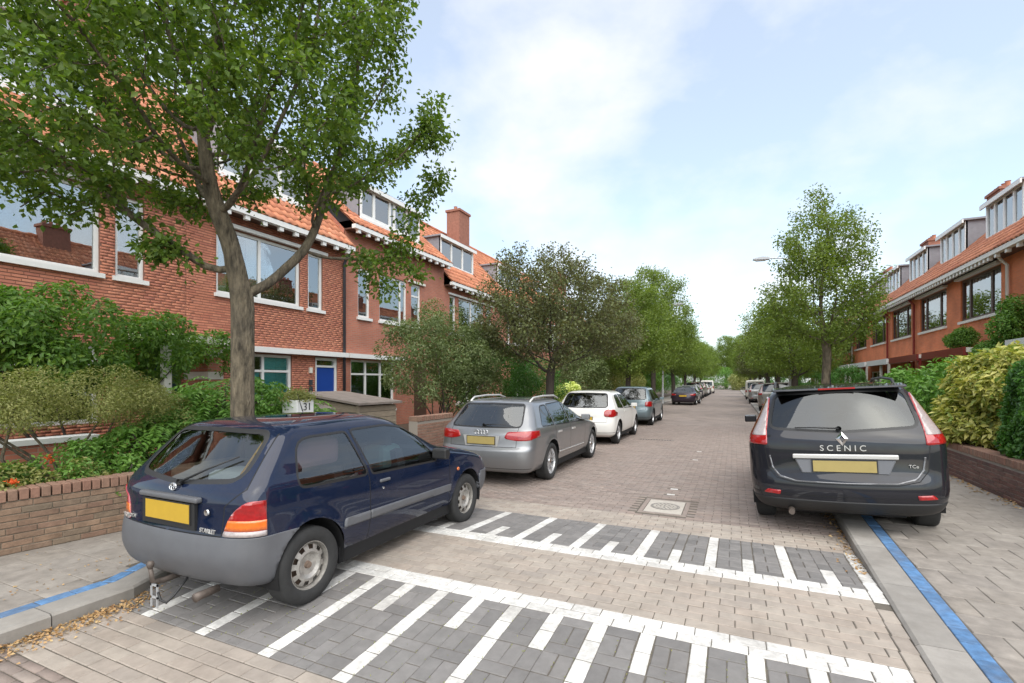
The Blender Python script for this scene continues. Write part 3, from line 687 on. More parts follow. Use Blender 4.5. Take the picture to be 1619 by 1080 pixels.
hh.hb(10.55, 10.63, -.12, -.03, .25, 2.42); hh.hb(11.34, 11.42, -.12, -.03, .25, 2.42); hh.hb(10.63, 11.34, -.12, -.03, 2.34, 2.42); hh.hb(10.63, 11.34, -.12, -.03, 2.13, 2.19); fr = hh.build('door_frame', 'white_paint', g2h)
hh = HB('L'); hh.hb(10.63, 11.34, -.10, -.06, .25, 2.13); dd = hh.build('door', 'blue_door', g2h)
hh = HB('L'); hh.hb(10.93, 11.04, -.06, -.045, .5, 1.35); hh.build('door_panel', 'blue_door', dd); hh = HB('L'); hh.hb(10.70, 10.74, -.06, -.01, 1.05, 1.25); hh.build('handle', 'chrome', dd)
hh = HB('L'); hh.hb(10.63, 11.34, -.10, -.09, 2.19, 2.34); hh.build('fanlight', 'window_glass', fr)
for z in (1.95, 1.6, 1.4):
    hh = HB('L'); hh.hb(10.30, 10.40, .01, .06, z, z+.16); hh.build('letter_plate' if z < 1.9 else 'wall_lamp', 'cream_paint' if z > 1.9 else 'pipe_dark', g2h)
hh = HB('L'); hh.hb(7.65, 11.70, .0, .20, 2.46, 2.60); hh.build('belt_board', 'white_paint', g2h)
hh = HB('L'); hh.hb(7.45, 10.95, 0, .10, 5.47, 5.56); hh.build('lintel_board', 'white_paint', g2h)
downpipe(g2h, 'L', 11.64, .1, 5.75); dormer(g2h, 'L', 8.0, 10.7, 6.95, 8.35, -.55, -2.9, (8.9, 9.8)); close(r2, g2h)
# third house: taller eaves, dormer right over them
h3 = [(12.33, 12.91, 3.83, 5.46), (13.39, 14.94, 3.83, 5.46), (15.21, 15.83, 3.83, 5.46), (12.0, 14.2, .75, 2.42), (15.4, 16.3, .25, 2.42)]
r3, g3 = left_house(11.74, 17.52, 6.68, h3, 'red brick house with tall eaves, flower box window and drainpipe left of the grey shrub', 0, dorm=(12.55, 15.9, 7.0, 8.5, -.3), zr=10.05, nbr=13)
house_window(g3, 'L', 12.33, 12.91, 3.83, 5.46, curtain=[(12.38, 12.85, 'curtain', 3.9)]); house_window(g3, 'L', 13.39, 14.94, 3.83, 5.46, mull=(14.6,)); house_window(g3, 'L', 15.21, 15.83, 3.83, 5.46, trans=5.0)
house_window(g3, 'L', 12.0, 14.2, .75, 2.42, mull=(12.75, 13.5), trans=1.95); hh = HB('L'); hh.hb(15.4, 16.3, -.1, -.05, .25, 2.4); hh.build('door', 'wood_dark', g3)
hh = HB('L'); hh.hb(11.78, 14.6, 0, .20, 2.46, 2.60); hh.build('belt_board', 'white_paint', g3); hh = HB('L'); hh.hb(15.0, 16.05, 0, .09, 5.48, 5.56); hh.build('lintel_board', 'cream_paint', g3)
hh = HB('L'); hh.hb(13.45, 14.9, -.35, -.25, 3.86, 4.4); hh.build('potted_flowers', 'red_paint', g3)
dormer(g3, 'L', 12.55, 15.9, 7.2, 8.3, -.10, -2.6, (13.25, 14.1, 14.35, 15.1), curt=[(14.4, 15.8)]); close(r3, g3)
# houses beyond, the same pattern repeated
defs = [(17.52, 23.3, 5.95, 'low-eaved red house with white dormer just past the tall-eaved one'), (23.3, 29.0, 5.95, 'red brick house behind the brown-leaved tree, beside the tall chimney'), (29.0, 34.8, 6.68, 'red brick house mostly hidden by the brown-leaved tree crown'), (34.8, 40.6, 5.95, 'farther red brick house glimpsed between left garden trees'), (40.6, 52, 5.95, 'farthest red brick house of the left row behind trees')]
for i, (a, b_, ze_, lab) in enumerate(defs):
    hs = [(a+.45, a+.95, 3.83, 5.46), (a+1.2, a+3.6, 3.83, 5.46), (a+3.9, a+4.45, 3.83, 5.46), (a+1.0, a+3.2, .75, 2.42)]
    rr_, gg_ = left_house(a, b_, ze_, hs, lab, 0, dorm=(a+.9, a+3.9, 6.9, 8.4, -.5), nbr=11)
    for q in hs: house_window(gg_, 'L', *q, mull=((q[0]+q[1])/2,) if q[1]-q[0] > 1 else ())
    hh = HB('L'); hh.hb(a+.35, a+4.6, 0, .09, 5.48, 5.56); hh.build('lintel_board', 'white_paint', gg_)
    dormer(gg_, 'L', a+.9, a+3.9, 7.0, 8.25, -.75, -2.9, (a+1.85, a+2.85), curt=[(a+.95, a+1.7), (a+3.0, a+3.8)]); (chimney(gg_, 'L', b_-.1, -2.7, 8.0, 11.1, 1.1, .8, 2) if i in (0, 3) else None); close(rr_, gg_)
# ---- right row
RG = 'orange brick row houses on the right'
ord_ = ['nearest orange brick house at the right edge, with shrub on its porch roof', 'second orange brick house from the right picture edge', 'third orange brick house, left of the dark red downpipe', 'fourth orange brick house, partly behind the right street tree', 'fifth orange brick house, behind the right street tree crown', 'sixth orange brick house, hidden by the right street trees', 'seventh orange brick house far up the right side', 'last orange brick house far up the right side', 'orange brick house opposite, seen mirrored in the left window', 'farther orange brick house opposite, seen mirrored in glass']
ys_ = [(19.2, 23.4), (23.4, 27.5), (27.5, 31.6), (31.6, 35.8), (35.8, 40), (40, 44.2), (44.2, 48.4), (48.4, 60), (13.0, 19.2), (6.0, 13.0)]
for i, (a, b_) in enumerate(ys_):
    w0, w1 = a+.62, a+3.55; hs = [(w0, w1, 3.86, 5.34), (a+.5, a+1.45, .2, 2.3), (a+1.8, a+3.7, .8, 2.3)]
    def cut(aa, bb, zz, a=a): return a+1.2 < aa < a+3.7 and 6.55 < zz < 8.05 and bb < -.75
    rt, gp = house('R', a, b_, 5.62, 9.35, .5, -3.4, hs, 'brick_orange_far', 15 if i < 5 else 10, ord_[i], RG, cut=cut, gutter='cream_paint')
    fm = 'wood_dark'
    w_ = house_window(gp, 'R', w0, w1, 3.86, 5.34, fm, mull=(w0+.75, w1-.62), fw=.08, inner=.09); house_window(gp, 'R', a+1.8, a+3.7, .8, 2.3, 'cream_paint', mull=(a+2.6,))
    hh = HB('R'); hh.hb(w0-.1, w1+.1, 0, .16, 5.35, 5.43); hh.build('lintel_board', 'white_paint', w_)
    hh = HB('R'); hh.hb(a+.5, a+1.45, -.1, -.05, .2, 2.3); hh.build('door', 'red_paint', gp)
    hh = HB('R'); hh.hb(a+.25, a+3.9, 0, 1.0, 2.62, 2.76); pc = hh.build('porch_canopy', 'cream_paint', gp)
    hh = HB('R'); hh.hb(a+.24, a+3.91, .96, 1.03, 2.52, 2.78); hh.build('fascia', 'red_paint' if i in (0, 1) else 'white_paint', pc)
    for q in (a+.3, a+1.6): hh = HB('R'); hh.hb(q, q+.10, .86, .95, .1, 2.61); hh.build('post', 'red_paint' if i in (0, 1) else 'cream_paint', pc)
    dormer(gp, 'R', a+1.2, a+3.7, 6.7, 8.0, -.75, -2.9, (a+1.82, a+2.45, a+3.08))
    if i % 2: chimney(gp, 'R', b_+.4, -3.1, 8.2, 10.0, 1.2, .6, 4)
    if i in (0, 2, 4): downpipe(gp, 'R', b_ if i != 0 else a+.05, .1, 5.5, 'red_paint' if i == 2 else 'cream_paint')
    if i == 1: downpipe(gp, 'R', b_-.04, .1, 5.5, 'red_paint')
    if i == 0:   # rolled sun awning over the first window
        hh = HB('R'); hh.hb(w0-.2, w1+.25, .02, .22, 5.46, 5.58); hh.build('awning_box', 'zinc', gp)
    close(rt, gp)
# ------------------------------------------------------------------ trees, shrubs, hedges
def unit(v): return v/np.maximum(np.linalg.norm(v, axis=-1, keepdims=True), 1e-9)
def leaf_obj(name, P, Nn, D, ln, wd, m, parent=None, fold=.25, kind=None):
    """one folded two-triangle leaf for each point: P base, Nn leaf normal, D pointing direction"""
    n = len(P); D = unit(D-Nn*np.sum(D*Nn, 1, keepdims=True)); S = np.cross(D, Nn); ln = np.asarray(ln).reshape(-1, 1)*np.ones((n, 1)); wd = np.asarray(wd).reshape(-1, 1)*np.ones((n, 1))
    v = np.empty((n, 4, 3)); mid = P+D*ln*.45; v[:, 0] = P; v[:, 1] = mid+S*wd*.5+Nn*wd*fold; v[:, 2] = P+D*ln-Nn*ln*.08; v[:, 3] = mid-S*wd*.5+Nn*wd*fold
    f = np.array([[0, 2, 1], [0, 3, 2]])[None]+np.arange(n)[:, None, None]*4
    o = quads_obj(name, v.reshape(-1, 3), f.reshape(-1, 3), m, parent, k=3)
    return tag(o, kind=kind) if kind else o
def in_ellipsoids(E, n, hollow=0.0):
    E = np.array(E, float); vol = E[:, 3]*E[:, 4]*E[:, 5]; k = rng.choice(len(E), n, p=vol/vol.sum()); d = unit(rng.normal(size=(n, 3))); r = rng.uniform(hollow**3, 1, n)**(1/3)
    return E[k, :3]+d*r[:, None]*E[k, 3:6]
def colonize(base, trunk, attr, step=.2, infl=1.7, kill=.42, iters=70, trop=(0, 0, .08)):
    """branches grow towards scattered points until the crown is filled"""
    nodes = [np.array(base, float)]; par = [-1]
    pts = [np.array(base, float)]+[np.array(t, float) for t in trunk]
    for a, b in zip(pts[:-1], pts[1:]):
        n = max(1, int(np.linalg.norm(b-a)/step))
        for i in range(1, n+1): nodes.append(a+(b-a)*i/n); par.append(len(nodes)-2)
    A = np.array(attr); near = np.full(len(A), 1e9); idx = np.zeros(len(A), int); done = 0; trop = np.array(trop)
    for it in range(iters):
        new = np.array(nodes[done:]); 
        if len(new) == 0: break
        d = np.linalg.norm(A[:, None]-new[None], axis=2); j = d.argmin(1); dm = d[np.arange(len(A)), j]; better = dm < near
        near[better] = dm[better]; idx[better] = j[better]+done; done = len(nodes)
        keep = near > kill; A, near, idx = A[keep], near[keep], idx[keep]
        if len(A) == 0: break
        act = near < (infl if it > 3 else infl*2.2)
        if not act.any(): act = near < near.min()+.3
        N_ = np.array(nodes); dirs = {}
        vec = unit(A[act]-N_[idx[act]])
        for i, v in zip(idx[act], vec): dirs[i] = dirs.get(i, 0)+v
        for i, v in dirs.items():
            v = v/np.linalg.norm(v)+trop+rng.normal(0, .12, 3); nodes.append(N_[i]+step*v/np.linalg.norm(v)); par.append(int(i))
    return np.array(nodes), np.array(par)
def skeleton(name, nodes, par, r_trunk, m, parent, tip=.006, minr=.0, seg=7, flare=1.35):
    n = len(nodes); cnt = np.zeros(n); kids = [[] for _ in range(n)]
    for i in range(1, n): kids[par[i]].append(i)
    for i in range(n-1, -1, -1): cnt[i] = max(1, sum(cnt[c] for c in kids[i]))
    e = math.log(r_trunk/tip)/math.log(max(cnt[0], 2)); rad = tip*cnt**e
    mb = MB(); stack = [(0, None)]
    while stack:
        s, prev = stack.pop(); ch = [] if prev is None else [prev]; ch.append(s); c = s
        while kids[c]:
            k = sorted(kids[c], key=lambda q: -cnt[q]); c = k[0]
            for o in k[1:]: stack.append((o, s if False else par[o]))
            ch.append(c)
        rr = [rad[q] for q in ch]
        if prev is not None: rr[0] = rr[1]
        if max(rr) < minr: continue
        pp = [nodes[q] for q in ch]
        if prev is None:
            rr[0] *= flare; rr[1] *= (1+flare)/2*.95
        pp2 = [np.array(p) for p in pp]
        for i in range(1, len(pp)-1): pp2[i] = (pp[i-1]+2*pp[i]+pp[i+1])/4
        mb.tube(pp2, rr, 12 if prev is None else (seg if max(rr) > .02 else 4), cap=False)
    return mb.build(name, m, parent, smooth=True, fix=False), rad
def make_tree(name, base, trunk, ell, nattr, r_trunk, leaf_m, n_leaf, ln, bark='bark', spread=.16, step=.22, kill=.42, hollow=.0, up=.5, thr=.02, wr=.62, cull=None, seed=1, tip=.006):
    global rng
    rng = np.random.default_rng(seed); root = empty(name, base); b = np.array(base)
    A = in_ellipsoids(ell, nattr, hollow)
    if cull is not None: A = A[cull(A)]
    nodes, par = colonize(base, trunk, A, step=step, kill=kill)
    t, rad = skeleton('trunk', nodes-b, par, r_trunk, bark, root, tip=tip)
    tips = np.where((rad < thr) & (nodes[:, 2] > min(e[2]-e[5] for e in ell)-.3))[0]
    wgt = 1/np.sqrt(rad[tips]); wgt *= np.exp(rng.normal(0, .5, len(tips))); wgt /= wgt.sum()
    k = tips[rng.choice(len(tips), n_leaf, p=wgt)]; fr = rng.uniform(0, 1, (n_leaf, 1)); P0 = nodes[k]*fr+nodes[par[k]]*(1-fr)
    off = rng.normal(0, spread, (n_leaf, 3))*np.array([1, 1, .75]); P_ = P0+off
    Nn = unit(unit(rng.normal(size=(n_leaf, 3)))+np.array([0, 0, up])+unit(off)*.5); D = unit(unit(off)+rng.normal(0, .6, (n_leaf, 3))+np.array([0, 0, -.35]))
    l = ln*rng.uniform(.6, 1.25, n_leaf); leaf_obj('crown', P_-b, Nn, D, l, l*wr, leaf_m, root)
    return root
def clumps(E, n_cl, r0, r1, seed):
    """small balls over the surface of the big ones: the lumps of a shrub"""
    g_ = np.random.default_rng(seed); E = np.array(E, float); w_ = (E[:, 3]*E[:, 4]*E[:, 5])**(2/3); k = g_.choice(len(E), n_cl, p=w_/w_.sum()); d = unit(g_.normal(size=(n_cl, 3))); d[:, 2] = np.where(d[:, 2] < -.5, -d[:, 2], d[:, 2])
    C = E[k, :3]+d*E[k, 3:6]*g_.uniform(.72, 1.0, (n_cl, 1)); return C, g_.uniform(r0, r1, n_cl), d
def bush(name, loc, E, n_leaf, ln, leaf_m, n_cl=40, r=(.2, .4), wr=.5, seed=1, stems=0, up=.45, bark='bark_dark', zmin=.05, droop=-.2, inner=.25, shape=None):
    global rng
    rng = np.random.default_rng(seed); root = empty(name, loc); C, rr, d = clumps(E, n_cl, r[0], r[1], seed)
    k = rng.choice(n_cl, n_leaf, p=rr**2/np.sum(rr**2)); dd = unit(rng.normal(size=(n_leaf, 3))+d[k]*.7); rad = rr[k]*(1-np.abs(rng.normal(0, .22, n_leaf))); P_ = C[k]+dd*rad[:, None]
    ni = int(n_leaf*inner); P_[:ni] = in_ellipsoids(E, ni)*.92+.08*np.mean(np.array(E)[:, :3], 0)
    ok = P_[:, 2] > zmin
    if shape is not None: ok &= shape(P_)
    P_, dd = P_[ok], dd[ok]; n = len(P_)
    Nn = unit(dd*.8+unit(rng.normal(size=(n, 3)))*.8+np.array([0, 0, up])); D = unit(dd+rng.normal(0, .7, (n, 3))+np.array([0, 0, droop]))
    l = ln*rng.uniform(.55, 1.3, n); leaf_obj('foliage', P_, Nn, D, l, l*wr, leaf_m, root)
    mb = MB(); cen = np.mean(np.array(E)[:, :3], 0)
    for i in range(max(stems, 3)):
        c = C[i % n_cl]; s = np.array([cen[0]*.4+rng.normal(0, .08), cen[1]*.4+rng.normal(0, .12), 0]); m_ = (s+c)/2+rng.normal(0, .10, 3)
        mb.tube([s, s*.6+m_*.4+rng.normal(0, .05, 3), m_, c], [.03, .024, .017, .008], 6)
    mb.build('stems', bark, root, smooth=True, fix=False)
    return root
def hedge(name, loc, x0, x1, y0, y1, z0, z1, n_leaf, ln, leaf_m, seed=1, wr=.5, lump=.10, rad=.18, up=.2):
    """clipped hedge: leaves over the faces of a lumpy block, dark twigs inside"""
    global rng
    rng = np.random.default_rng(seed); root = empty(name, loc); A = [(x1-x0)*(z1-z0)]*2+[(y1-y0)*(z1-z0)]*2+[(x1-x0)*(y1-y0)]; A = np.array(A); k = rng.choice(5, n_leaf, p=A/A.sum()); u = rng.uniform(0, 1, (n_leaf, 3))
    P_ = np.array([x0, y0, z0])+u*np.array([x1-x0, y1-y0, z1-z0]); nn = np.zeros((n_leaf, 3))
    for i, (ax, val, s) in enumerate(((1, y0, -1), (1, y1, 1), (0, x0, -1), (0, x1, 1), (2, z1, 1))): P_[k == i, ax] = val; nn[k == i, ax] = s
    c = np.array([(x0+x1)/2, (y0+y1)/2, (z0+z1)/2]); hs = np.array([x1-x0, y1-y0, z1-z0])/2; q = (P_-c)/hs; rnd = np.maximum(0, np.linalg.norm(q, axis=1)-1.22)[:, None]; P_ = c+(q/(1+rnd*.7))*hs
    ph = rng.uniform(0, 6, 6); lm = lump*(np.sin(P_[:, 1]*4.1+ph[0])*np.sin(P_[:, 2]*5.3+ph[1])+.6*np.sin(P_[:, 1]*9.7+ph[2]+P_[:, 0]*7)*np.sin(P_[:, 2]*8.9+ph[3]))
    P_ += nn*(lm[:, None]-np.abs(rng.normal(0, .08, (n_leaf, 1)))); Nn = unit(nn*.9+rng.normal(0, .55, (n_leaf, 3))+np.array([0, 0, up])); D = unit(nn*.7+rng.normal(0, .6, (n_leaf, 3))+np.array([0, 0, -.25]))
    l = ln*rng.uniform(.6, 1.3, n_leaf); leaf_obj('foliage', P_, Nn, D, l, l*wr, leaf_m, root)
    mb = MB(); i_ = .22; mb.box(x0+i_, x1-i_, y0+i_, y1-i_, z0-.02, z1-i_); mb.build('twigs', 'leaf_hedge', root)
    return root
# ---- the big tree in the foreground
TB = (-5.18, 3.80, .10)
hero = make_tree('street_tree', TB, [(-5.2, 3.82, 1.3), (-5.25, 3.86, 2.55)],
    [(-5.3, 3.8, 6.3, 2.2, 2.0, 2.0), (-5.3, 3.8, 4.6, 1.9, 1.6, 1.1), (-6.0, 2.6, 4.7, 1.9, 1.6, 1.3), (-4.45, 5.35, 5.0, 1.0, 1.15, 1.0), (-4.6, 5.45, 3.35, .6, .75, .6), (-5.6, 3.35, 3.15, .55, .5, .4), (-6.3, 2.3, 3.7, 1.0, .9, .5)],
    2400, .125, 'leaf_tree', 58000, .074, step=.16, kill=.33, spread=.10, thr=.016, seed=11, up=.6)
tag(hero, 'large leafy green tree standing behind the navy hatchback on the left pavement', 'tree', 'street trees')
purple = make_tree('street_tree', (-5.25, 14.2, .1), [(-5.2, 14.2, 1.2), (-5.2, 14.25, 2.0)],
    [(-5.1, 14.2, 3.9, 2.7, 2.7, 1.8), (-4.6, 14.8, 3.4, 2.4, 2.5, 1.2), (-5.6, 13.6, 4.8, 1.6, 1.6, 1.3), (-4.2, 16.4, 3.6, 1.5, 2.2, 1.2), (-4.6, 12.6, 3.3, 1.2, 1.3, .9), (-4.3, 18.4, 3.5, 1.3, 2.0, 1.0), (-5.2, 14.0, 2.7, 2.0, 2.0, .7)],
    2000, .13, 'leaf_purple', 42000, .085, bark='bark_dark', step=.2, kill=.38, spread=.14, thr=.018, seed=5)
tag(purple, 'dark brown-purple leaved tree beside the white hatchback', 'tree', 'street trees')
rt1 = make_tree('street_tree', (2.6, 17.7, .1), [(2.6, 17.7, 1.6), (2.65, 17.7, 2.6)],
    [(2.5, 17.7, 4.3, 1.75, 1.9, 1.6), (2.5, 17.6, 5.8, 1.45, 1.5, 1.3), (2.4, 17.7, 7.0, .75, .75, .95), (3.1, 17.3, 6.1, .9, .8, .8), (2.5, 17.9, 3.5, 1.8, 1.7, .8)],
    1200, .12, 'leaf_tree_b', 24000, .085, step=.2, kill=.38, spread=.14, thr=.018, seed=21)
tag(rt1, 'young green tree with a pointed crown behind the charcoal people carrier', 'tree', 'street trees')
tA = make_tree('street_tree', (-5.3, 27, .1), [(-5.3, 27, 1.6), (-5.25, 27, 2.6)], [(-5.2, 27, 4.3, 2.5, 2.5, 2.1), (-5.0, 27.2, 6.2, 1.7, 1.7, 1.6), (-4.4, 26.6, 3.2, 1.9, 1.9, 1.2), (-5.8, 27.6, 3.1, 1.6, 1.8, 1.1)], 1100, .14, 'leaf_tree_b', 34000, .11, bark='bark_dark', step=.24, kill=.42, spread=.19, thr=.02, seed=31)
tag(tA, 'green street tree just beyond the steel blue hatchback on the left', 'tree', 'street trees')
tB = make_tree('street_tree', (2.65, 26, .1), [(2.6, 26, 1.5), (2.6, 26.1, 2.5)], [(2.5, 26, 4.2, 2.5, 2.5, 2.0), (2.2, 26.3, 5.8, 1.8, 1.8, 1.5), (1.9, 25.6, 3.3, 1.8, 1.9, 1.1), (3.2, 26.5, 3.0, 1.6, 1.8, 1.0)], 1100, .16, 'leaf_tree_b', 17000, .12, bark='bark_dark', step=.24, kill=.42, spread=.19, thr=.02, seed=41)
tB.scale = (.86, .86, .86); tag(tB, 'dark-trunked green tree next to the right lamp post', 'tree', 'street trees')
ordn = ['second', 'third', 'fourth', 'fifth', 'sixth', 'seventh']
def more(src, x, y, s, rz, lab, zs_=1.0, swap=None):
    c = copy_tree(src, None, swap); c.location = (x, y, .1); c.scale = (s, s, s*zs_); c.rotation_euler = (0, 0, rz); tag(c, lab, 'tree', 'street trees'); return c
for i, (y, s, q) in enumerate(((37, 1.2, 1.15), (50, 1.15, 1.0), (63, 1.2, .95), (78, 1.2, .9), (95, 1.3, .9))): more([tA, tB][i % 2], -5.4, y, s, i*1.3+.7, '%s green street tree behind the parked cars on the left, counted from the lamp post' % ['first', 'second', 'third', 'fourth', 'fifth'][i], q)
for i, (y, s, q, sw) in enumerate(((36, 1.0, .95, None), (47, 1.1, .9, {'leaf_tree_b': 'leaf_purple'}), (60, 1.15, .9, None), (75, 1.2, .9, None), (92, 1.3, .9, None))): more([tB, tB, tA][i % 3], 2.7, y, s, i*1.7+.4, '%s street tree beyond the right lamp post' % ['first', 'second', 'third', 'fourth', 'fifth'][i], q, sw)
for i, (x, y, s) in enumerate(((-1.5, 128, 1.75), (-7, 122, 1.6), (4, 126, 1.7), (-12, 135, 1.8), (10, 135, 1.8), (1, 140, 2.0))):
    c = more([tA, tB][i % 2], x, y, s, i*2.1, ['tree closing the street end, in line with the roadway', 'tree at the street end behind the left parked cars', 'tree at the street end right of the roadway', 'tall tree at far left of the street end', 'tall tree at far right of the street end', 'hindmost tree at the street end'][i]); c['group'] = 'trees closing the street'
for i, (x, y, s) in enumerate(((-8.6, 33, .8), (-8.4, 44, .95), (-8.3, 57, 1.0), (5.8, 40, .8), (5.9, 55, .95))):
    c = more([tA, tB][i % 2], x, y, s, i+.3, ['garden tree in front of the left row past the pale hedge', 'garden tree behind the plum saloon on the left', 'farther garden tree on the left row', 'garden tree before the right row past the lamp', 'farther garden tree before the right row'][i]); c['group'] = 'front garden trees'
for i, (x, y, rx, h, m) in enumerate(((-1.5, 118, 4.5, 2.6, 'leaf_fresh'), (-9, 112, 4, 3.0, 'leaf_ivy'), (6, 114, 4, 3.2, 'leaf_hedge'), (1.6, 108, 2.2, 1.8, 'leaf_olive'))):
    b = bush('street_end_shrub', (x, y, 0), [(0, 0, h*.8, rx, 2.5, h)], 9000, .25, m, 80, (.5, 1.0), .5, 120+i, 3); tag(b, ['broad green shrubbery closing the street end', 'shrubbery at the street end behind the left row', 'dark shrubbery at the street end on the right', 'small pale shrub before the street end on the right'][i], 'shrub', 'shrubs closing the street')
# ---- left gardens
b = bush('climbing_plant', (-9.6, 3.8, .13), [(0, -1.3, 2.35, .95, 1.3, .62), (.2, .3, 2.3, .9, 1.2, .62), (.1, 1.5, 2.05, .8, .8, .5), (-.5, 2.6, 2.15, .5, .9, .28), (.4, -.3, 1.7, .6, 1.6, .4), (.3, 1.2, 1.45, .5, .9, .6)], 22000, .10, 'leaf_ivy', 70, (.2, .38), .42, 3, 5, zmin=.9, droop=-.5, up=.3)
tag(b, 'mass of green climber over the porch of the first red house', 'climber')
mb = MB(); mb.box(.55, .67, -1.0, -.88, 0, 2.3); mb.box(.55, .67, 1.3, 1.42, 0, 2.2); mb.build('pergola_post', 'cream_paint', b)
b = bush('olive_shrub', (-7.15, 2.95, .13), [(0, -.55, 1.25, .62, .75, .30), (0, .25, 1.32, .6, .8, .30), (.05, .9, 1.15, .45, .5, .24)], 28000, .034, 'leaf_olive', 70, (.12, .22), .38, 4, 9, up=.6, zmin=.78, inner=.3, bark='bark')
tag(b, 'fine-leaved olive green umbrella shrub on bare crooked stems behind brick wall', 'shrub')
def frond_shrub(name, loc, n_fr, E, leaf_m, seed, fl=.42, ll=.105):
    """shrub of drooping feathered leaves"""
    global rng
    rng = np.random.default_rng(seed); root = empty(name, loc); C, rr, d = clumps(E, n_fr, .1, .2, seed); P_, N_, D_, Ls = [], [], [], []; mb = MB()
    ang = np.arctan2(d[:, 1], d[:, 0]); inner_ = rng.uniform(.55, 1.0, n_fr)
    for i in range(n_fr):
        c = np.mean(np.array(E)[:, :3], 0)+(C[i]-np.mean(np.array(E)[:, :3], 0))*inner_[i]; a = ang[i]+rng.normal(0, .5); out_ = np.array([math.cos(a), math.sin(a), 0]); side = np.array([-out_[1], out_[0], 0]); L_ = fl*rng.uniform(.7, 1.2); el = rng.uniform(.2, .9)
        for t in np.linspace(.12, 1, 8):
            p = c+out_*L_*t*math.cos(el*.6)+np.array([0, 0, L_*(math.sin(el)*t-.95*t*t)])
            for s in (-1, 1):
                P_.append(p); dirv = side*s*.85+out_*.45+np.array([0, 0, -.45]); D_.append(dirv+rng.normal(0, .12, 3)); N_.append(np.array([0, 0, 1])+side*s*.35+rng.normal(0, .2, 3)+out_*.2); Ls.append(ll*(1-.35*abs(t-.5))*rng.uniform(.8, 1.15))
        if i % 4 == 0:
            q = np.array([c[0]*.25, c[1]*.3, 0]); mb.tube([q, (q+c)/2+rng.normal(0, .06, 3), c], [.022, .016, .007], 5)
    P_, N_, D_, Ls = np.array(P_), unit(np.array(N_)), np.array(D_), np.array(Ls); ok = P_[:, 2] > .05
    leaf_obj('foliage', P_[ok], N_[ok], D_[ok], Ls[ok], Ls[ok]*.40, leaf_m, root, fold=.12); mb.build('stems', 'bark_dark', root, smooth=True, fix=False); return root
b = frond_shrub('feathery_shrub', (-7.1, 4.75, .13), 900, [(0, 0, .78, .80, 1.25, .72), (-.2, .5, 1.15, .75, 1.0, .62), (.1, -.8, .6, .6, .7, .5)], 'leaf_fresh', 9); tag(b, 'broad shrub of drooping feathered fresh green leaves left of the tree trunk', 'shrub')
b = frond_shrub('feathery_shrub', (-7.3, 6.5, .13), 260, [(0, 0, .7, .6, .6, .6)], 'leaf_fresh', 19); tag(b, 'smaller feathery green shrub right of the big tree trunk', 'shrub')
lowd = [((-6.75, 1.9), 'leaf_ivy', .8, 'taller green plants in front of the white coping behind umbrella shrub'), ((-6.7, 3.0), 'leaf_fresh', .75, 'leafy green plants beneath the stems of the umbrella shrub'), ((-6.45, 1.2), 'leaf_fresh', .45, 'low green plants at the left picture edge behind brick wall'), ((-6.5, 2.5), 'leaf_olive', .5, 'low olive plants under the umbrella shrub'), ((-6.35, 3.3), 'leaf_fresh', .55, 'pale low plants tucked behind the brick wall below feathery shrub'), ((-6.6, 6.0), 'leaf_ivy', .5, 'low dark plants by the white numbered planter')]
for i, ((x, y), m, s, lab) in enumerate(lowd):
    b = bush('garden_plant', (x, y, .13), [(0, 0, .36, .36, .75, s*.62)], 3200, .055, m, 22, (.1, .18), .45, 60+i, 3); tag(b, lab, 'plant', 'low plants behind the left wall')
for i, (x, y, z) in enumerate(((-6.6, 2.62, .87), (-6.25, 1.75, .72), (-6.2, 2.2, .74))):
    rng = np.random.default_rng(70+i); P_ = rng.normal(0, .018, (22, 3)); f = leaf_obj('orange_flower', P_, unit(rng.normal(size=(22, 3))), rng.normal(size=(22, 3)), .035, .03, 'petal_orange'); f.location = (x, y, z); tag(f, ['orange flower among bare stems of the umbrella shrub', 'orange flower right beside the pale box at the left edge', 'orange flower a little nearer the wall than its neighbour'][i], 'flower', 'orange flowers')
b = bush('grey_shrub', (-7.7, 11.5, .13), [(0, 0, 2.15, 1.35, 1.7, 1.25), (.3, 1.4, 2.0, 1.1, 1.4, 1.1), (.2, -.7, 1.7, .9, 1.0, 1.0), (0, .3, 3.0, .8, 1.0, .7), (.7, .9, 1.2, .6, 1.6, .8)], 36000, .075, 'leaf_grey', 130, (.22, .42), .45, 6, 9, zmin=.45); tag(b, 'big grey-green shrub right of the wooden shed', 'shrub')
b = bush('evergreen_shrub', (-8.2, 16.6, .13), [(0, 0, 1.5, 1.5, 2.4, 1.4), (.6, 2.4, 1.2, 1.1, 1.8, 1.2)], 26000, .09, 'leaf_hedge', 90, (.3, .5), .45, 7, 6); tag(b, 'dark evergreen bush between grey shrub and brown-leaved tree', 'shrub')
b = bush('flowering_shrub', (-6.5, 20.2, .13), [(0, 0, .85, .6, .9, .6)], 5000, .09, 'petal_pale', 30, (.14, .22), .7, 8, 4); tag(b, 'pale yellow flowering shrub behind the white hatchback', 'shrub')
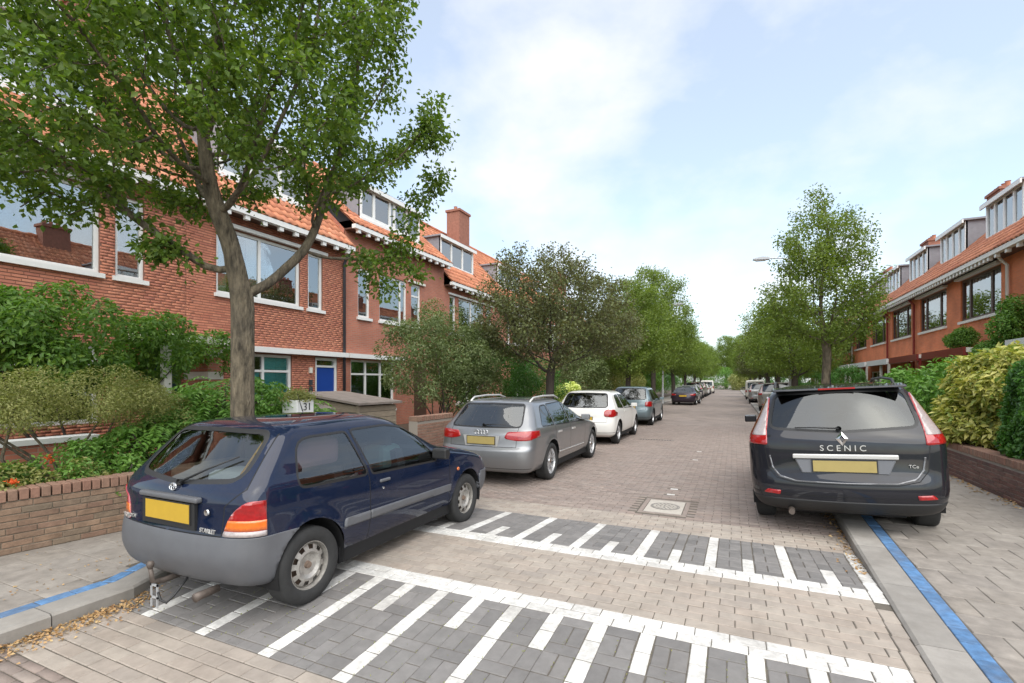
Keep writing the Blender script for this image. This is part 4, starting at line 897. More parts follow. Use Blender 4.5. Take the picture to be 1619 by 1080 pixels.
for i, (x, y, rx, ry, h, m, lab) in enumerate(((-7.2, 25, 1.1, 2.6, 1.5, 'leaf_grey', 'grey-green shrub behind the steel blue hatchback'), (-7.0, 31.5, 1.4, 3.2, 1.75, 'leaf_olive', 'tall pale green hedge shrub left of the lamp post'), (-7.2, 39, 1.3, 3.0, 1.6, 'leaf_fresh', 'bright green shrub behind the plum saloon'), (-7.3, 47, 1.3, 3.4, 1.7, 'leaf_ivy', 'far green shrub behind the left parked row'), (-7.3, 57, 1.3, 4.4, 1.8, 'leaf_hedge', 'farthest dark shrub behind the left parked row'))):
    b = bush('garden_shrub', (x, y, .13), [(0, 0, h, rx, ry, h)], 13000, .12, m, 70, (.3, .55), .5, 80+i, 4); tag(b, lab, 'shrub', 'left garden shrubs')
# ---- right gardens
b = hedge('hedge', (4.0, 8.2, .1), -.55, .9, -1.6, 1.28, .28, 2.0, 30000, .07, 'leaf_hedge', 3, .5, .11); tag(b, 'dark green hedge at the right picture edge over the brick wall', 'hedge', 'right garden hedges')
b = bush('yellow_shrub', (4.0, 10.55, .1), [(-.05, 0, 1.15, .60, .74, .9), (-.15, .1, .8, .52, .68, .5)], 14000, .12, 'leaf_yellow', 80, (.14, .28), .40, 12, 4, zmin=.32, droop=-.35); tag(b, 'yellow variegated shrub spilling over the right brick wall', 'shrub')
b = bush('laurel_hedge', (4.3, 13.3, .1), [(0, 0, 1.05, .85, 1.9, .85), (-.1, 1.9, 1.0, .8, 1.3, .8), (.3, -1.8, 1.35, .7, 1.0, .65)], 15000, .13, 'leaf_laurel', 110, (.2, .36), .42, 13, 4, zmin=.4); tag(b, 'glossy light green laurel hedge behind the yellow shrub', 'hedge', 'right garden hedges')
for i, (x, y, r_, z, lab) in enumerate(((4.2, 23.5, .72, 1.65, 'clipped ball shrub just right of the pointed-crown tree'), (4.0, 32, .8, 1.6, 'clipped ball shrub between lamp post and pointed-crown tree'))):
    b = bush('ball_shrub', (x, y, .1), [(0, 0, z-.1, r_*.85, r_*.85, r_*.85), (0, 0, .7, .5, .5, .7)], 9000, .06, 'leaf_hedge', 70, (.12, .2), .5, 90+i, 3); tag(b, lab, 'shrub', 'clipped ball shrubs')
for i, (y0, y1, m, lab) in enumerate(((15.8, 21.5, 'leaf_hedge', 'low dark hedge behind the laurel on the right'), (21.8, 30.5, 'leaf_laurel', 'low green hedge under the ball shrubs'), (31, 60, 'leaf_hedge', 'long far hedge on the right side'))):
    b = hedge('hedge', (4.2, (y0+y1)/2, .1), -.5, .6, (y0-y1)/2, (y1-y0)/2, .1, 1.45, 9000, .12, m, 30+i, .5, .1); tag(b, lab, 'hedge', 'right garden hedges')
b = bush('climbing_plant', (7.1, 18.35, .1), [(0, 0, 2.75, .35, .75, .75), (-.2, .3, 2.1, .4, .8, .6), (.1, -.3, 3.5, .2, .45, .4)], 8000, .10, 'leaf_fresh', 60, (.16, .3), .45, 15, 4); tag(b, 'leafy climber on the nearest right house wall', 'climber')
b = bush('porch_shrub', (6.9, 20.7, .1), [(0, 0, 2.95, .35, .8, .32)], 5000, .08, 'leaf_ivy', 40, (.12, .22), .45, 16, 3, zmin=2.72); tag(b, 'bushy plant growing on the porch roof of the nearest right house', 'plant')
# ------------------------------------------------------------------ cars
def pchip(x, y, xq):
    x = np.asarray(x, float); y = np.asarray(y, float); h = np.diff(x); d = np.diff(y)/h; m = np.zeros_like(y)
    for i in range(1, len(x)-1):
        if d[i-1]*d[i] > 0:
            w1, w2 = 2*h[i]+h[i-1], h[i]+2*h[i-1]; m[i] = (w1+w2)/(w1/d[i-1]+w2/d[i])
    m[0], m[-1] = d[0], d[-1]
    k = np.clip(np.searchsorted(x, xq)-1, 0, len(x)-2); t = (xq-x[k])/h[k]
    return ((1+2*t)*(1-t)**2)*y[k]+t*(1-t)**2*h[k]*m[k]+t*t*(3-2*t)*y[k+1]+t*t*(t-1)*h[k]*m[k+1]
def rp(pts, r=.03, n=4):
    """outline with rounded corners"""
    out = []; k = len(pts)
    for i, p in enumerate(pts):
        p = Vector(p[:2]); rr = pts[i][2] if len(pts[i]) > 2 else r
        a, b = Vector(pts[i-1][:2]), Vector(pts[(i+1) % k][:2]); da, db = (a-p), (b-p)
        rr2 = min(rr, da.length*.48, db.length*.48)
        if rr2 < .004: out.append(tuple(p)); continue
        A, B = p+da.normalized()*rr2, p+db.normalized()*rr2
        for j in range(n+1): t = j/n; out.append(tuple(A*(1-t)**2+p*2*t*(1-t)+B*t*t))
    return out
def inpoly(p, poly):
    c = False; x, y = p; j = len(poly)-1
    for i in range(len(poly)):
        xi, yi = poly[i]; xj, yj = poly[j]
        if (yi > y) != (yj > y) and x < (xj-xi)*(y-yi)/(yj-yi)+xi: c = not c
        j = i
    return c
class Shell:
    """half of a car body (y >= 0) as a dense surface that outlines can be cut into"""
    def __init__(s, rows, taper_r, taper_f, arches, L):
        rows = np.array(rows, float); K = len(rows); ts = []
        for i in range(K-1):
            d = max(abs(rows[i+1, 0]-rows[i, 0]), abs(rows[i+1, 1]-rows[i, 1])*.7, abs(rows[i+1, 2]-rows[i, 2])*.35, abs(rows[i+1, 3]-rows[i, 3]))
            n = max(1, int(math.ceil(d/.036))); ts += [i+j/n for j in range(n)]
        ts = np.array(ts+[K-1.0]); q = np.array([pchip(np.arange(K), rows[:, c], ts) for c in range(8)]).T
        s.q = q; xa, xb = .34*L, .70*L
        def ys(x, w): return w*(1-taper_r*np.clip((xa-x)/xa, 0, 1.2)**2.4-taper_f*np.clip((x-xb)/(L-xb), 0, 1.2)**2.4)
        V = []; NR, NC, NS = 9, 8, max(30, int(L/.05))
        for z, xr, xf, w, rb, rr, fb, fr in q:
            pts = []
            def end(xe, sg, bow, rad):
                rad = min(rad, w*.75); e = []
                wl = ys(xe+sg*.1, w); y1 = max(wl-rad, wl*.2)
                for j in range(NR): y = y1*j/NR; e.append((xe+sg*bow*(y/wl)**2.2, y))
                P0 = Vector((xe+sg*bow*(y1/wl)**2.2, y1)); sl = sg*bow*2.2*(y1/wl)**1.2/wl
                x2 = P0.x+sg*(abs(sl)*rad+rad*1.05); P2 = Vector((x2, ys(x2, w))); P1 = Vector((P0.x+sl*(P2.y-y1), P2.y))
                for j in range(NC+1): t = j/NC; p = P0*(1-t)**2+P1*2*t*(1-t)+P2*t*t; e.append((p.x, p.y))
                return e
            a = end(xr, 1, rb, rr); b = end(xf, -1, fb, fr)
            if a[-1][0] > b[-1][0]-.02:
                mid = (a[-1][0]+b[-1][0])/2; a = [(min(x, mid-.01), y) for x, y in a]; b = [(max(x, mid+.01), y) for x, y in b]
            xs = np.linspace(a[-1][0], b[-1][0], NS+1)[1:-1]
            pts = a+[(x, float(ys(x, w))) for x in xs]+b[::-1]
            V.append([(x, y, z) for x, y in pts])
        V = np.array(V); nr, nc, _ = V.shape
        for (ax, az, ar) in arches:      # slight flare round the wheel openings
            d = np.hypot(V[:, :, 0]-ax, V[:, :, 2]-az); V[:, :, 1] += np.where(V[:, :, 1] > .5, .014*np.exp(-((d-ar)/.05)**2), 0)
        s.bm = bmesh.new(); vv = [[s.bm.verts.new(V[i, j]) for j in range(nc)] for i in range(nr)]
        for i in range(nr-1):
            for j in range(nc-1):
                try: s.bm.faces.new((vv[i][j], vv[i+1][j], vv[i+1][j+1], vv[i][j+1]))
                except ValueError: pass
        bmesh.ops.remove_doubles(s.bm, verts=s.bm.verts, dist=.0004)
        for f in s.bm.faces: f.smooth = True
        s.bm.normal_update()
        c = sum((f.normal.y for f in s.bm.faces if f.calc_center_median().y > .6)); 
        if c < 0: bmesh.ops.reverse_faces(s.bm, faces=s.bm.faces); s.bm.normal_update()
        s.used = set()
    def cut(s, proj, poly, zx=None, wrap=False):
        """cut the outline in; returns the faces inside it. proj 's' side (x,z), 'r' rear (y,z), 't' top (x,y), 'f' front"""
        A, B = {'s': (0, 2), 'r': (1, 2), 'f': (1, 2), 't': (0, 1)}[proj]; C = 3-A-B
        xs = [p[0] for p in poly]; ysq = [p[1] for p in poly]; bb = (min(xs)-.06, max(xs)+.06, min(ysq)-.06, max(ysq)+.06)
        def ok(f):
            c = f.calc_center_median(); n = f.normal
            if not (bb[0] < c[A] < bb[1] and bb[2] < c[B] < bb[3]): return False
            if proj == 's': return c.y > .3 and n.y > .12
            if proj == 'r': return (n.x < -.03 or wrap) and (zx is None or c.x < zx)
            if proj == 'f': return n.x > .03 and (zx is None or c.x > zx)
            return n.z > .2
        fs = set(f for f in s.bm.faces if ok(f))
        for i in range(len(poly)):
            a, b = poly[i], poly[(i+1) % len(poly)]; dx, dy = b[0]-a[0], b[1]-a[1]
            if dx*dx+dy*dy < 1e-9: continue
            lo0, hi0, lo1, hi1 = min(a[0], b[0])-1e-4, max(a[0], b[0])+1e-4, min(a[1], b[1])-1e-4, max(a[1], b[1])+1e-4
            cand = []
            for f in fs:
                p = [v.co[A] for v in f.verts]; q = [v.co[B] for v in f.verts]
                if max(p) >= lo0 and min(p) <= hi0 and max(q) >= lo1 and min(q) <= hi1: cand.append(f)
            if not cand: continue
            co = [0, 0, 0]; no = [0, 0, 0]; co[A], co[B] = a; no[A], no[B] = -dy, dx
            ed = set(e for f in cand for e in f.edges); ve = set(v for f in cand for v in f.verts)
            r = bmesh.ops.bisect_plane(s.bm, geom=list(ve)+list(ed)+cand, dist=2e-5, plane_co=co, plane_no=no)
            fs = set(f for f in fs if f.is_valid) | set(g_ for g_ in r['geom'] if isinstance(g_, bmesh.types.BMFace))
        res = []
        for f in fs:
            if not f.is_valid: continue
            c = f.calc_center_median()
            if inpoly((c[A], c[B]), poly): f.smooth = True; res.append(f)
        s.bm.normal_update(); return res
    def take(s, fs, off=0.0, depth=0.0, remove=True):
        """copy faces out as vertex/face lists, shifted along the normal, with a rim"""
        idx = {}; v = []; f2 = []; nn = []
        for f in fs:
            q = []
            for x in f.verts:
                if x not in idx: idx[x] = len(v); v.append(x.co+x.normal*off); nn.append(x.normal.copy())
                q.append(idx[x])
            f2.append(q)
        if depth:
            S = set(fs); rim = {}
            for f in fs:
                vs_ = list(f.verts)
                for i, a in enumerate(vs_):
                    b = vs_[(i+1) % len(vs_)]; e = s.bm.edges.get((a, b))
                    if e is None or any(h not in S for h in e.link_faces) or len(e.link_faces) == 1:
                        if abs(a.co.y) < 1e-4 and abs(b.co.y) < 1e-4: continue
                        for x in (a, b):
                            if x not in rim: rim[x] = len(v); v.append(x.co+x.normal*(off-depth)); 
                        f2.append([idx[b], idx[a], rim[a], rim[b]])
        if remove: bmesh.ops.delete(s.bm, geom=list(fs), context='FACES_ONLY')
        return [tuple(x) for x in v], f2
    def rim_in(s, fs_before_edges, depth):
        pass
def emit(name, vf, m, parent, mode='center', smooth=True):
    """center: one object with its mirror image; pair: two objects; one: as is"""
    v, f = vf; out = []
    if not f: return out
    mv = [(x, -y, z) for x, y, z in v]; mf = [q[::-1] for q in f]
    if mode == 'center':
        n = len(v); me = mesh_from(name, v+mv, f+[[i+n for i in q] for q in mf], smooth); bm = bmesh.new(); bm.from_mesh(me)
        mid = [x for x in bm.verts if abs(x.co.y) < 2e-4]; bmesh.ops.remove_doubles(bm, verts=mid, dist=3e-4); bm.to_mesh(me); bm.free(); out.append(add(name, me, m, parent))
    else:
        out.append(add(name, mesh_from(name, v, f, smooth), m, parent))
        if mode == 'pair': out.append(add(name, mesh_from(name, mv, mf, smooth), m, parent))
    return out
def strip(a, b, w):
    a, b = Vector(a), Vector(b); n = Vector((-(b-a).y, (b-a).x)).normalized()*w/2; e = (b-a).normalized()*w*.3
    return [tuple(a-n-e), tuple(b-n+e), tuple(b+n+e), tuple(a+n-e)]
WHEELS = {}
def wheel_parts(r, rw, rr, style, parent):
    """tyre with a rim under it, outer face towards +y"""
    key = (r, rw, rr, style)
    if key not in WHEELS:
        h = rw/2; t = MB(); pr = [(rr*.97, -h*.8), (rr*1.02, -h*.98), ((r+rr)/2, -h*1.06), (r*.965, -h*.93), (r*.993, -h*.75), (r, -h*.4), (r, h*.4), (r*.993, h*.75), (r*.965, h*.93), ((r+rr)/2, h*1.06), (rr*1.02, h*.98), (rr*.97, h*.8)]
        t.lathe(pr, 44, 'y')
        me_t = mesh_from('tyre', t.v, t.f, True)
        k = MB(); o = h*.72
        k.lathe([(rr*1.0, o+.004), (rr*1.0, o+.012), (rr*.955, o+.012), (rr*.93, o-.012), (rr*.90, o-.07), (rr*.90, -h*.8)], 44, 'y')
        if style == 'steel':
            NS, H = 60, 6
            def ring(r0, y0, r1, y1, keep=lambda j: True):
                n = len(k.v)
                for j in range(NS):
                    t_ = 2*math.pi*j/NS
                    for r_, y_ in ((r0, y0), (r1, y1)): k.v.append((r_*math.cos(t_), y_, r_*math.sin(t_)))
                for j in range(NS):
                    if keep(j): q = (j+1) % NS; k.f.append([n+2*j, n+2*j+1, n+2*q+1, n+2*q]); k.mi.append(0)
            ring(rr*.91, o-.028, rr*.84, o-.012); ring(rr*.84, o-.012, rr*.66, o+.000, lambda j: j % H in (0, 1, 2)); ring(rr*.66, o+.0, rr*.55, o+.006); ring(rr*.55, o+.006, rr*.42, o-.012); ring(rr*.42, o-.012, rr*.2, o-.02); ring(rr*.2, o-.02, .002, o-.02)
        else:
            n_sp = {'five': 5, 'seven': 7, 'ten': 10}[style]
            for i in range(n_sp):
                M = Matrix.Rotation(2*math.pi*i/n_sp+.2, 4, 'Y'); w0, w1 = (.034, .021) if n_sp < 8 else (.022, .014)
                pts = [(rr*.14, w0), (rr*.55, w1), (rr*.94, w1*1.35)]; n = len(k.v)
                for r_, hw in pts:
                    y_ = o-.006-.018*(1-r_/rr)
                    for sx, sy in ((-1, -1), (1, -1), (.7, 1), (-.7, 1)): k.v.append(tuple(M @ Vector((sx*hw, y_+(0 if sy > 0 else -.025), r_))))
                for a in range(2):
                    for b in range(4): c = (b+1) % 4; k.f.append([n+a*4+b, n+a*4+c, n+a*4+4+c, n+a*4+4+b]); k.mi.append(0)
            k.lathe([(.001, o-.004), (rr*.16, o-.006), (rr*.2, o-.02), (rr*.2, o-.06)], 24, 'y')
        me_r = mesh_from('rim', k.v, k.f, False); bm = bmesh.new(); bm.from_mesh(me_r); bmesh.ops.recalc_face_normals(bm, faces=bm.faces); bm.to_mesh(me_r); bm.free()
        d = MB(); d.lathe([(.001, o-.075), (rr*.9, o-.075)], 32, 'y'); d.lathe([(.001, o+.004), (rr*.13, o+.002), (rr*.16, o-.02)], 20, 'y')
        me_d = mesh_from('hub', d.v, d.f, False); bm = bmesh.new(); bm.from_mesh(me_d); bmesh.ops.recalc_face_normals(bm, faces=bm.faces); bm.to_mesh(me_d); bm.free()
        me_t.materials.append(MATS['rubber']); me_r.materials.append(MATS['steel_rim' if style == 'steel' else 'alloy']); me_d.materials.append(MATS['hub_rust'])
        WHEELS[key] = (me_t, me_r, me_d)
    t, k, d = WHEELS[key]; add('tyre', t, None, parent); add('rim', k, None, parent); add('hub', d, None, parent)
def seat(parent, x, y, m, h=1.0, zb=.32):
    mb = MB(); M = Matrix.Translation((x, y, zb))
    def soft(pts, ax0, ax1): mb.prism(pts, 'y', y+ax0, y+ax1)
    soft([(x-.05, zb), (x+.48, zb+.04), (x+.46, zb+.17), (x+.02, zb+.14)], -.24, .24)
    soft([(x-.07, zb+.08), (x+.07, zb+.10), (x-.10, zb+h*.66), (x-.20, zb+h*.64)], -.23, .23)
    soft([(x-.21, zb+h*.68), (x-.12, zb+h*.69), (x-.14, zb+h*.86), (x-.22, zb+h*.85)], -.12, .12)
    return mb.build('seat', m, parent)

def build_car(sp):
    """sp: measured outlines of one car; origin = middle of the rear axle on the ground, x forward"""
    L, ra, fa, wr, tw = sp['L'], sp['ra'], sp['fa'], sp['wr'], sp['track']
    root = empty(sp['name']); body_m = sp['paint']
    A = sp.get('arch', wr+.055); az = wr+.01
    sh = Shell(sp['rows'], sp.get('tr', .05), sp.get('tf', .10), [(ra, az, A), (fa, az, A)], L)
    off = lambda v, f: ([(x-ra, y, z) for x, y, z in v], f)
    # wheel openings
    hol = []
    for ax in (ra, fa):
        poly = [(ax+A*math.cos(t), az+A*math.sin(t)) for t in np.linspace(-.35, math.pi+.35, 26)]+[(ax-A*1.02, -.2), (ax+A*1.02, -.2)]
        fs = sh.cut('s', poly); 
        e = [x for x in set(x for f in fs for x in f.edges)]
        bmesh.ops.delete(sh.bm, geom=fs, context='FACES')
        # return lip of the opening
        mb = MB(); n = 0
        ring = []
        for t in np.linspace(-.3, math.pi+.3, 30):
            x, z = ax+A*math.cos(t), az+A*math.sin(t); ring.append((x, z))
        yo = sp['rows'][3][3]
        for t in range(len(ring)): pass
        mb2 = MB()
        for (x0, z0), (x1, z1) in zip(ring[:-1], ring[1:]): mb2.face([(x0-ra, yo*.42, z0), (x1-ra, yo*.42, z1), (x1-ra, yo-.012, z1), (x0-ra, yo-.012, z0)])
        mb2.face([(x-ra, yo*.43, z) for x, z in ring])
        emit('wheel_well', (mb2.v, mb2.f), 'gap_black', root, 'pair', False)
    ops = []
    parts = []
    for op in sp['ops']:
        kind, nm, m, proj, poly = op[:5]; o = op[5] if len(op) > 5 else {}
        fs = sh.cut(proj, poly, o.get('zx'), o.get('wrap', False))
        if kind == 'score': continue
        if 'keep' in o: fs = [f for f in fs if o['keep'](f.calc_center_median())]
        if kind == 'del': bmesh.ops.delete(sh.bm, geom=fs, context='FACES'); continue
        if kind == 'mark':
            for f in fs: f.material_index = o.get('i', 1)
            continue
        if kind == 'glass': vf = sh.take(fs, -.004, 0, True)
        elif kind == 'inset': vf = sh.take(fs, -o.get('off', .02), 0, True); 
        else: vf = sh.take(fs, o.get('off', .004), o.get('depth', .02), o.get('remove', False))
        parts.append((nm, off(*vf), m, o.get('mode', 'pair' if proj == 's' else 'center'), o.get('label'), o.get('under')))
    v = [tuple(x.co) for x in sh.bm.verts]; sh.bm.verts.index_update(); fl = [[x.index for x in f.verts] for f in sh.bm.faces]; mi = [f.material_index for f in sh.bm.faces]
    b = emit('body', off(v, fl), None, root, 'center')[0]; b.data.materials.append(MATS[body_m]); b.data.materials.append(MATS['gap_black']); b.data.materials.append(MATS['plastic_black']); b.data.materials.append(MATS['bumper_grey'])
    b.data.polygons.foreach_set('material_index', mi+mi); sh.bm.free()
    made = {}
    for nm, vf, m, mode, lab, under in parts:
        for q in emit(nm, vf, m, made.get(under, [root])[0] if under else root, mode):
            made.setdefault(nm, []).append(q)
            if lab: q['label'] = lab
    # black box under the body, added to block light, and cabin
    yw = sp['rows'][3][3]-.05
    mb = MB(); mb.box(.34-ra, L-.3-ra, -yw*.62, yw*.62, .20, .34); mb.box(ra*0+A-.02, fa-ra-A+.02, -yw, yw, .18, .31); mb.build('underbody_blocker', 'gap_black', root)
    if sp.get('cabin', True):
        s0, s1 = sp.get('seats', (ra+.62, ra+1.45))
        for y in (-.36, .36): seat(root, s0-ra, y, sp.get('cloth', 'seat_cloth'), .92); seat(root, s1-ra, y, sp.get('cloth', 'seat_cloth'), 1.0)
        mb = MB(); c = sp['cowl'][0]-ra; zc = sp['cowl'][1]; mb.prism([(c-.35, zc-.32), (c-.32, zc-.02), (c-.05, zc-.02), (c-.02, zc-.4)], 'y', -yw*.86, yw*.86); mb.build('dashboard', 'cabin', root)
        mb = MB(); mb.lathe([(.165, -.012), (.185, 0), (.165, .012), (.15, 0), (.165, -.012)], 24, 'x'); mb.box(-.01, .01, -.16, .16, -.02, .02)
        st = mb.build('steering_wheel', 'cabin', root); st.location = (c-.46, .36, zc-.08); st.rotation_euler = (0, R(-22), 0)
        mb = MB(); z = sp.get('belt', .9); mb.box(A+.02, c, -yw*.93, yw*.93, .27, .33); mb.prism([(A*.6, z-.08), (ra*0-ra+.34, z-.05), (-ra+.34, z-.12), (A*.6, z-.16)], 'y', -yw*.8, yw*.8); mb.build('cabin_floor', 'cabin', root)
    # wheels
    for ax in (0, fa-ra):
        for sg in (1, -1):
            wo = empty('wheel', (ax, sg*(tw/2), wr), 0 if sg > 0 else math.pi, root); wheel_parts(wr, sp.get('rw', .185), sp.get('rim', wr*.63), sp['wstyle'], wo)
    # mirrors and handles
    for (nm, x, y, z) in ([('door_mirror',)+sp['mirror']] if 'mirror' in sp else []):
        for sg in (1, -1):
            mb = MB(); pr = [(-.045, -.05), (.03, -.055), (.06, 0), (.03, .06), (-.045, .055)]
            mb.prism([(x-ra+p[0], z+p[1]) for p in pr], 'y', sg*(y+.03), sg*(y+.20)); mb.prism([(x-ra-.02, z-.05), (x-ra+.05, z-.05), (x-ra+.05, z-.02), (x-ra-.02, z-.02)], 'y', sg*(y-.06), sg*(y+.04))
            mo = mb.build('door_mirror', sp.get('mirror_mat', 'plastic_black'), root); bv = mo.modifiers.new('b', 'BEVEL'); bv.width = .018; bv.segments = 3
    for (x, y, z) in sp.get('handles', []):
        for sg in (1, -1):
            mb = MB(); mb.box(x-ra-.09, x-ra+.09, sg*(y-.02), sg*(y+.022), z-.014, z+.016); mb.build('door_handle', sp.get('handle_mat', body_m), root)
    root['spec'] = 0; del root['spec']
    return root
def plate(parent, x, z, w=.50, h=.115, m='plate_yellow', lean=0):
    mb = MB(); mb.box(-.006, .006, -w/2, w/2, -h/2, h/2); o = mb.build('number_plate', m, parent); o.location = (x, 0, z)
    mb = MB(); mb.box(-.003, .006, -w/2-.012, w/2+.012, -h/2-.01, h/2+.01); mb.build('plate_frame', 'plastic_black', o); return o
def badge(name, parent, me_or_mb, m, x, y, z, lean=0, rx=0):
    """flat emblem or lettering on the tail, reading from behind"""
    me = me_or_mb; o = add(name, me, m, parent); o.location = (x, y, z)
    o.rotation_euler = Matrix(((0, 0, -1), (-1, 0, 0), (0, 1, 0))).to_euler()
    if lean: o.rotation_euler = (Matrix.Rotation(lean, 3, 'Y') @ Matrix(((0, 0, -1), (-1, 0, 0), (0, 1, 0)))).to_euler()
    return o
def wiper(parent, x0, y0, z0, x1, y1, z1):
    mb = MB(); mb.tube([(x0, y0, z0), ((x0+x1)/2-.012, (y0+y1)/2, (z0+z1)/2+.006), (x1, y1, z1)], [.011, .008, .006], 6); mb.lathe([(0, .03), (.022, .02), (.026, -.01)], 12, 'x', (x0, y0, z0))
    return mb.build('rear_wiper', 'plastic_black', parent, smooth=True)
def place(root, x, y, heading=0, roll=0, z=0):
    """x,y: rear axle centre in the street; heading in degrees clockwise from straight up the street"""
    root.location = (x, y, z); root.rotation_mode = 'XYZ'
    root.rotation_euler = (R(roll), 0, R(90-heading)); return root
def shut(path, w=.0095, proj='s', **k): return [('mark', '', None, proj, strip(a, b, w), k) for a, b in zip(path[:-1], path[1:])]
def ring2(poly, d):
    c = Vector((sum(p[0] for p in poly)/len(poly), sum(p[1] for p in poly)/len(poly))); out = []
    k = len(poly)
    for i in range(k):
        a, p, b = Vector(poly[i-1]), Vector(poly[i]), Vector(poly[(i+1) % k]); t = (b-a).normalized() if (b-a).length > 1e-6 else Vector((1, 0)); n = Vector((t.y, -t.x))
        if n.dot(p-c) < 0: n = -n
        out.append(tuple(p+n*d))
    return out
def window(nm, poly, frame=.022, glass='car_glass', proj='s', i=2, **k):
    return [('mark', '', None, proj, ring2(poly, frame), dict(i=i, **k)), ('glass', nm, glass, proj, poly, k)]

def squeeze_tail(c, k, kz=1.0):
    """shorten the overhang behind the rear axle"""
    for o in c.children_recursive:
        if o.type == 'EMPTY' or (o.parent and o.parent.type == 'EMPTY' and o.parent is not c): continue
        if o.parent is not c and o.parent.location.length > 1e-6: continue
        if o.type == 'MESH' and o.location.length < 1e-6:
            lx = o.location.x
            for v in o.data.vertices:
                x = v.co.x+lx
                if x < 0: v.co.x = x*k-lx
                z = v.co.z+o.location.z
                if z > .93: v.co.z = .93+(z-.93)*kz-o.location.z
        else:
            if o.location.x < 0: o.location.x *= k
            if o.location.z > .93: o.location.z = .93+(o.location.z-.93)*kz
# ---- the old navy three-door hatchback in front
def car_hatch():
    #        z     xr    xf    w     rbow rrad fbow frad
    rows = [(.23, .24, 3.52, .66, .06, .12, .12, .12), (.28, .09, 3.66, .755, .09, .16, .14, .14), (.36, .03, 3.72, .79, .10, .19, .16, .15), (.46, .00, 3.74, .808, .11, .20, .17, .16),
            (.57, .015, 3.735, .812, .11, .20, .17, .17), (.62, .035, 3.70, .812, .10, .19, .17, .18), (.70, .045, 3.66, .811, .10, .19, .19, .2), (.76, .05, 3.55, .808, .10, .18, .2, .26),
            (.82, .06, 3.34, .803, .075, .16, .22, .34), (.88, .08, 3.05, .795, .08, .15, .25, .38), (.93, .115, 2.80, .782, .085, .14, .28, .36), (.97, .15, 2.68, .762, .09, .13, .26, .30),
            (1.08, .255, 2.46, .718, .09, .12, .24, .2), (1.20, .37, 2.23, .665, .09, .12, .22, .16), (1.29, .46, 2.06, .62, .09, .13, .2, .16), (1.335, .53, 1.95, .575, .09, .15, .2, .2),
            (1.365, .66, 1.83, .49, .08, .2, .18, .2), (1.382, .9, 1.68, .32, .05, .2, .1, .2), (1.388, 1.25, 1.45, .04, .01, .02, .01, .02)]
    qw = rp([(.56, .885, .07), (1.27, .865, .03), (1.17, 1.245, .03), (.66, 1.235, .14)]); dw = rp([(1.345, .86, .03), (2.34, .83, .04), (2.02, 1.20, .10), (1.72, 1.262, .1), (1.245, 1.255, .03)])
    rw = rp([(-.12, .935, .0), (.56, .985, .10), (.50, 1.285, .07), (-.12, 1.30, .0)])
    ws = rp([(-.12, .97, 0), (.62, .95, .05), (.50, 1.28, .06), (-.12, 1.31, 0)])
    ops = window('quarter_window', qw, .02)+window('door_window', dw, .02)
    ops += window('rear_window', rw, .035, proj='r', zx=.8)+window('windscreen', ws, .03, proj='f', zx=1.8)
    ops += [('part', 'rear_bumper', 'bumper_grey', 's', [(-.2, .1), (1.2, .1), (1.2, .585), (.36, .585), (.30, .605), (-.2, .605)], dict(off=.010, depth=.03, mode='pair', keep=lambda c: c.x < .36))]
    # bumper wrapped round the tail: rear-facing half as well
    ops = [o for o in ops if o[1] != 'rear_bumper']
    ops += [('part', 'rear_bumper', 'bumper_grey', 'r', [(-.2, .1), (1.0, .1), (1.0, .60), (-.2, .60)], dict(off=.012, depth=.05, zx=.60, wrap=True)),
            ('part', 'front_bumper', 'bumper_grey', 'f', [(-.2, .1), (1.0, .1), (1.0, .55), (-.2, .55)], dict(off=.012, depth=.05, zx=3.3))]
    tail = rp([(.86, .607, .01), (.86, .845, .01), (.70, .845, .03), (.58, .76, .08), (.53, .607, .02)])
    ops += [('score', '', None, 's', [(.0, .56), (.255, .56), (.255, .9), (.0, .9)]), ('part', 'tail_lamp', 'lamp_red', 'r', tail, dict(off=.006, depth=.03, zx=.255, wrap=True, mode='pair'))]
    ops += [('part', 'indicator_lens', 'lamp_amber', 'r', [(.50, .648), (.9, .648), (.9, .715), (.50, .715)], dict(off=.0075, depth=.004, zx=.255, wrap=True, mode='pair', keep=lambda c: inpoly((c.y, c.z), tail), under='tail_lamp')),
            ('part', 'reversing_lens', 'lamp_clear', 'r', [(.50, .607), (.9, .607), (.9, .644), (.50, .644)], dict(off=.0075, depth=.004, zx=.255, wrap=True, mode='pair', keep=lambda c: inpoly((c.y, c.z), tail), under='tail_lamp'))]
    ops += shut([(1.30, .30), (1.30, .80), (1.225, 1.27)])+shut([(2.60, .30), (2.58, .80), (2.42, .86)])+shut([(.95, .285), (2.62, .285)], .006)
    ops += shut([(.02, .605), (.52, .605), (.53, .80), (.66, .92), (.57, 1.29)], .008, 'r', zx=.75)
    ops += [('part', 'door_strip', 'bumper_grey', 's', rp([(1.307, .475), (2.59, .455), (2.60, .525), (1.307, .545)], .008), dict(off=.014, depth=.016)), ('part', 'side_strip', 'bumper_grey', 's', rp([(.985, .48, .02), (1.293, .475, .005), (1.293, .545, .005), (1.0, .55, .025)], .01), dict(off=.014, depth=.016))]
    ops += [('part', 'side_indicator', 'lamp_amber', 's', [(2.76+.022*math.cos(t), .665+.019*math.sin(t)) for t in np.linspace(0, 6.0, 10)], dict(off=.008, depth=.01))]
    sp = dict(name='hatchback_car', L=3.74, ra=.67, fa=2.97, wr=.283, track=1.43, rw=.165, rim=.178, paint='paint_navy', rows=rows, ops=ops, tr=.085, tf=.09, wstyle='steel', cowl=(2.78, .93), mirror=(2.30, .765, .90), belt=.9, cloth='seat_cloth')
    c = build_car(sp); ra = .67
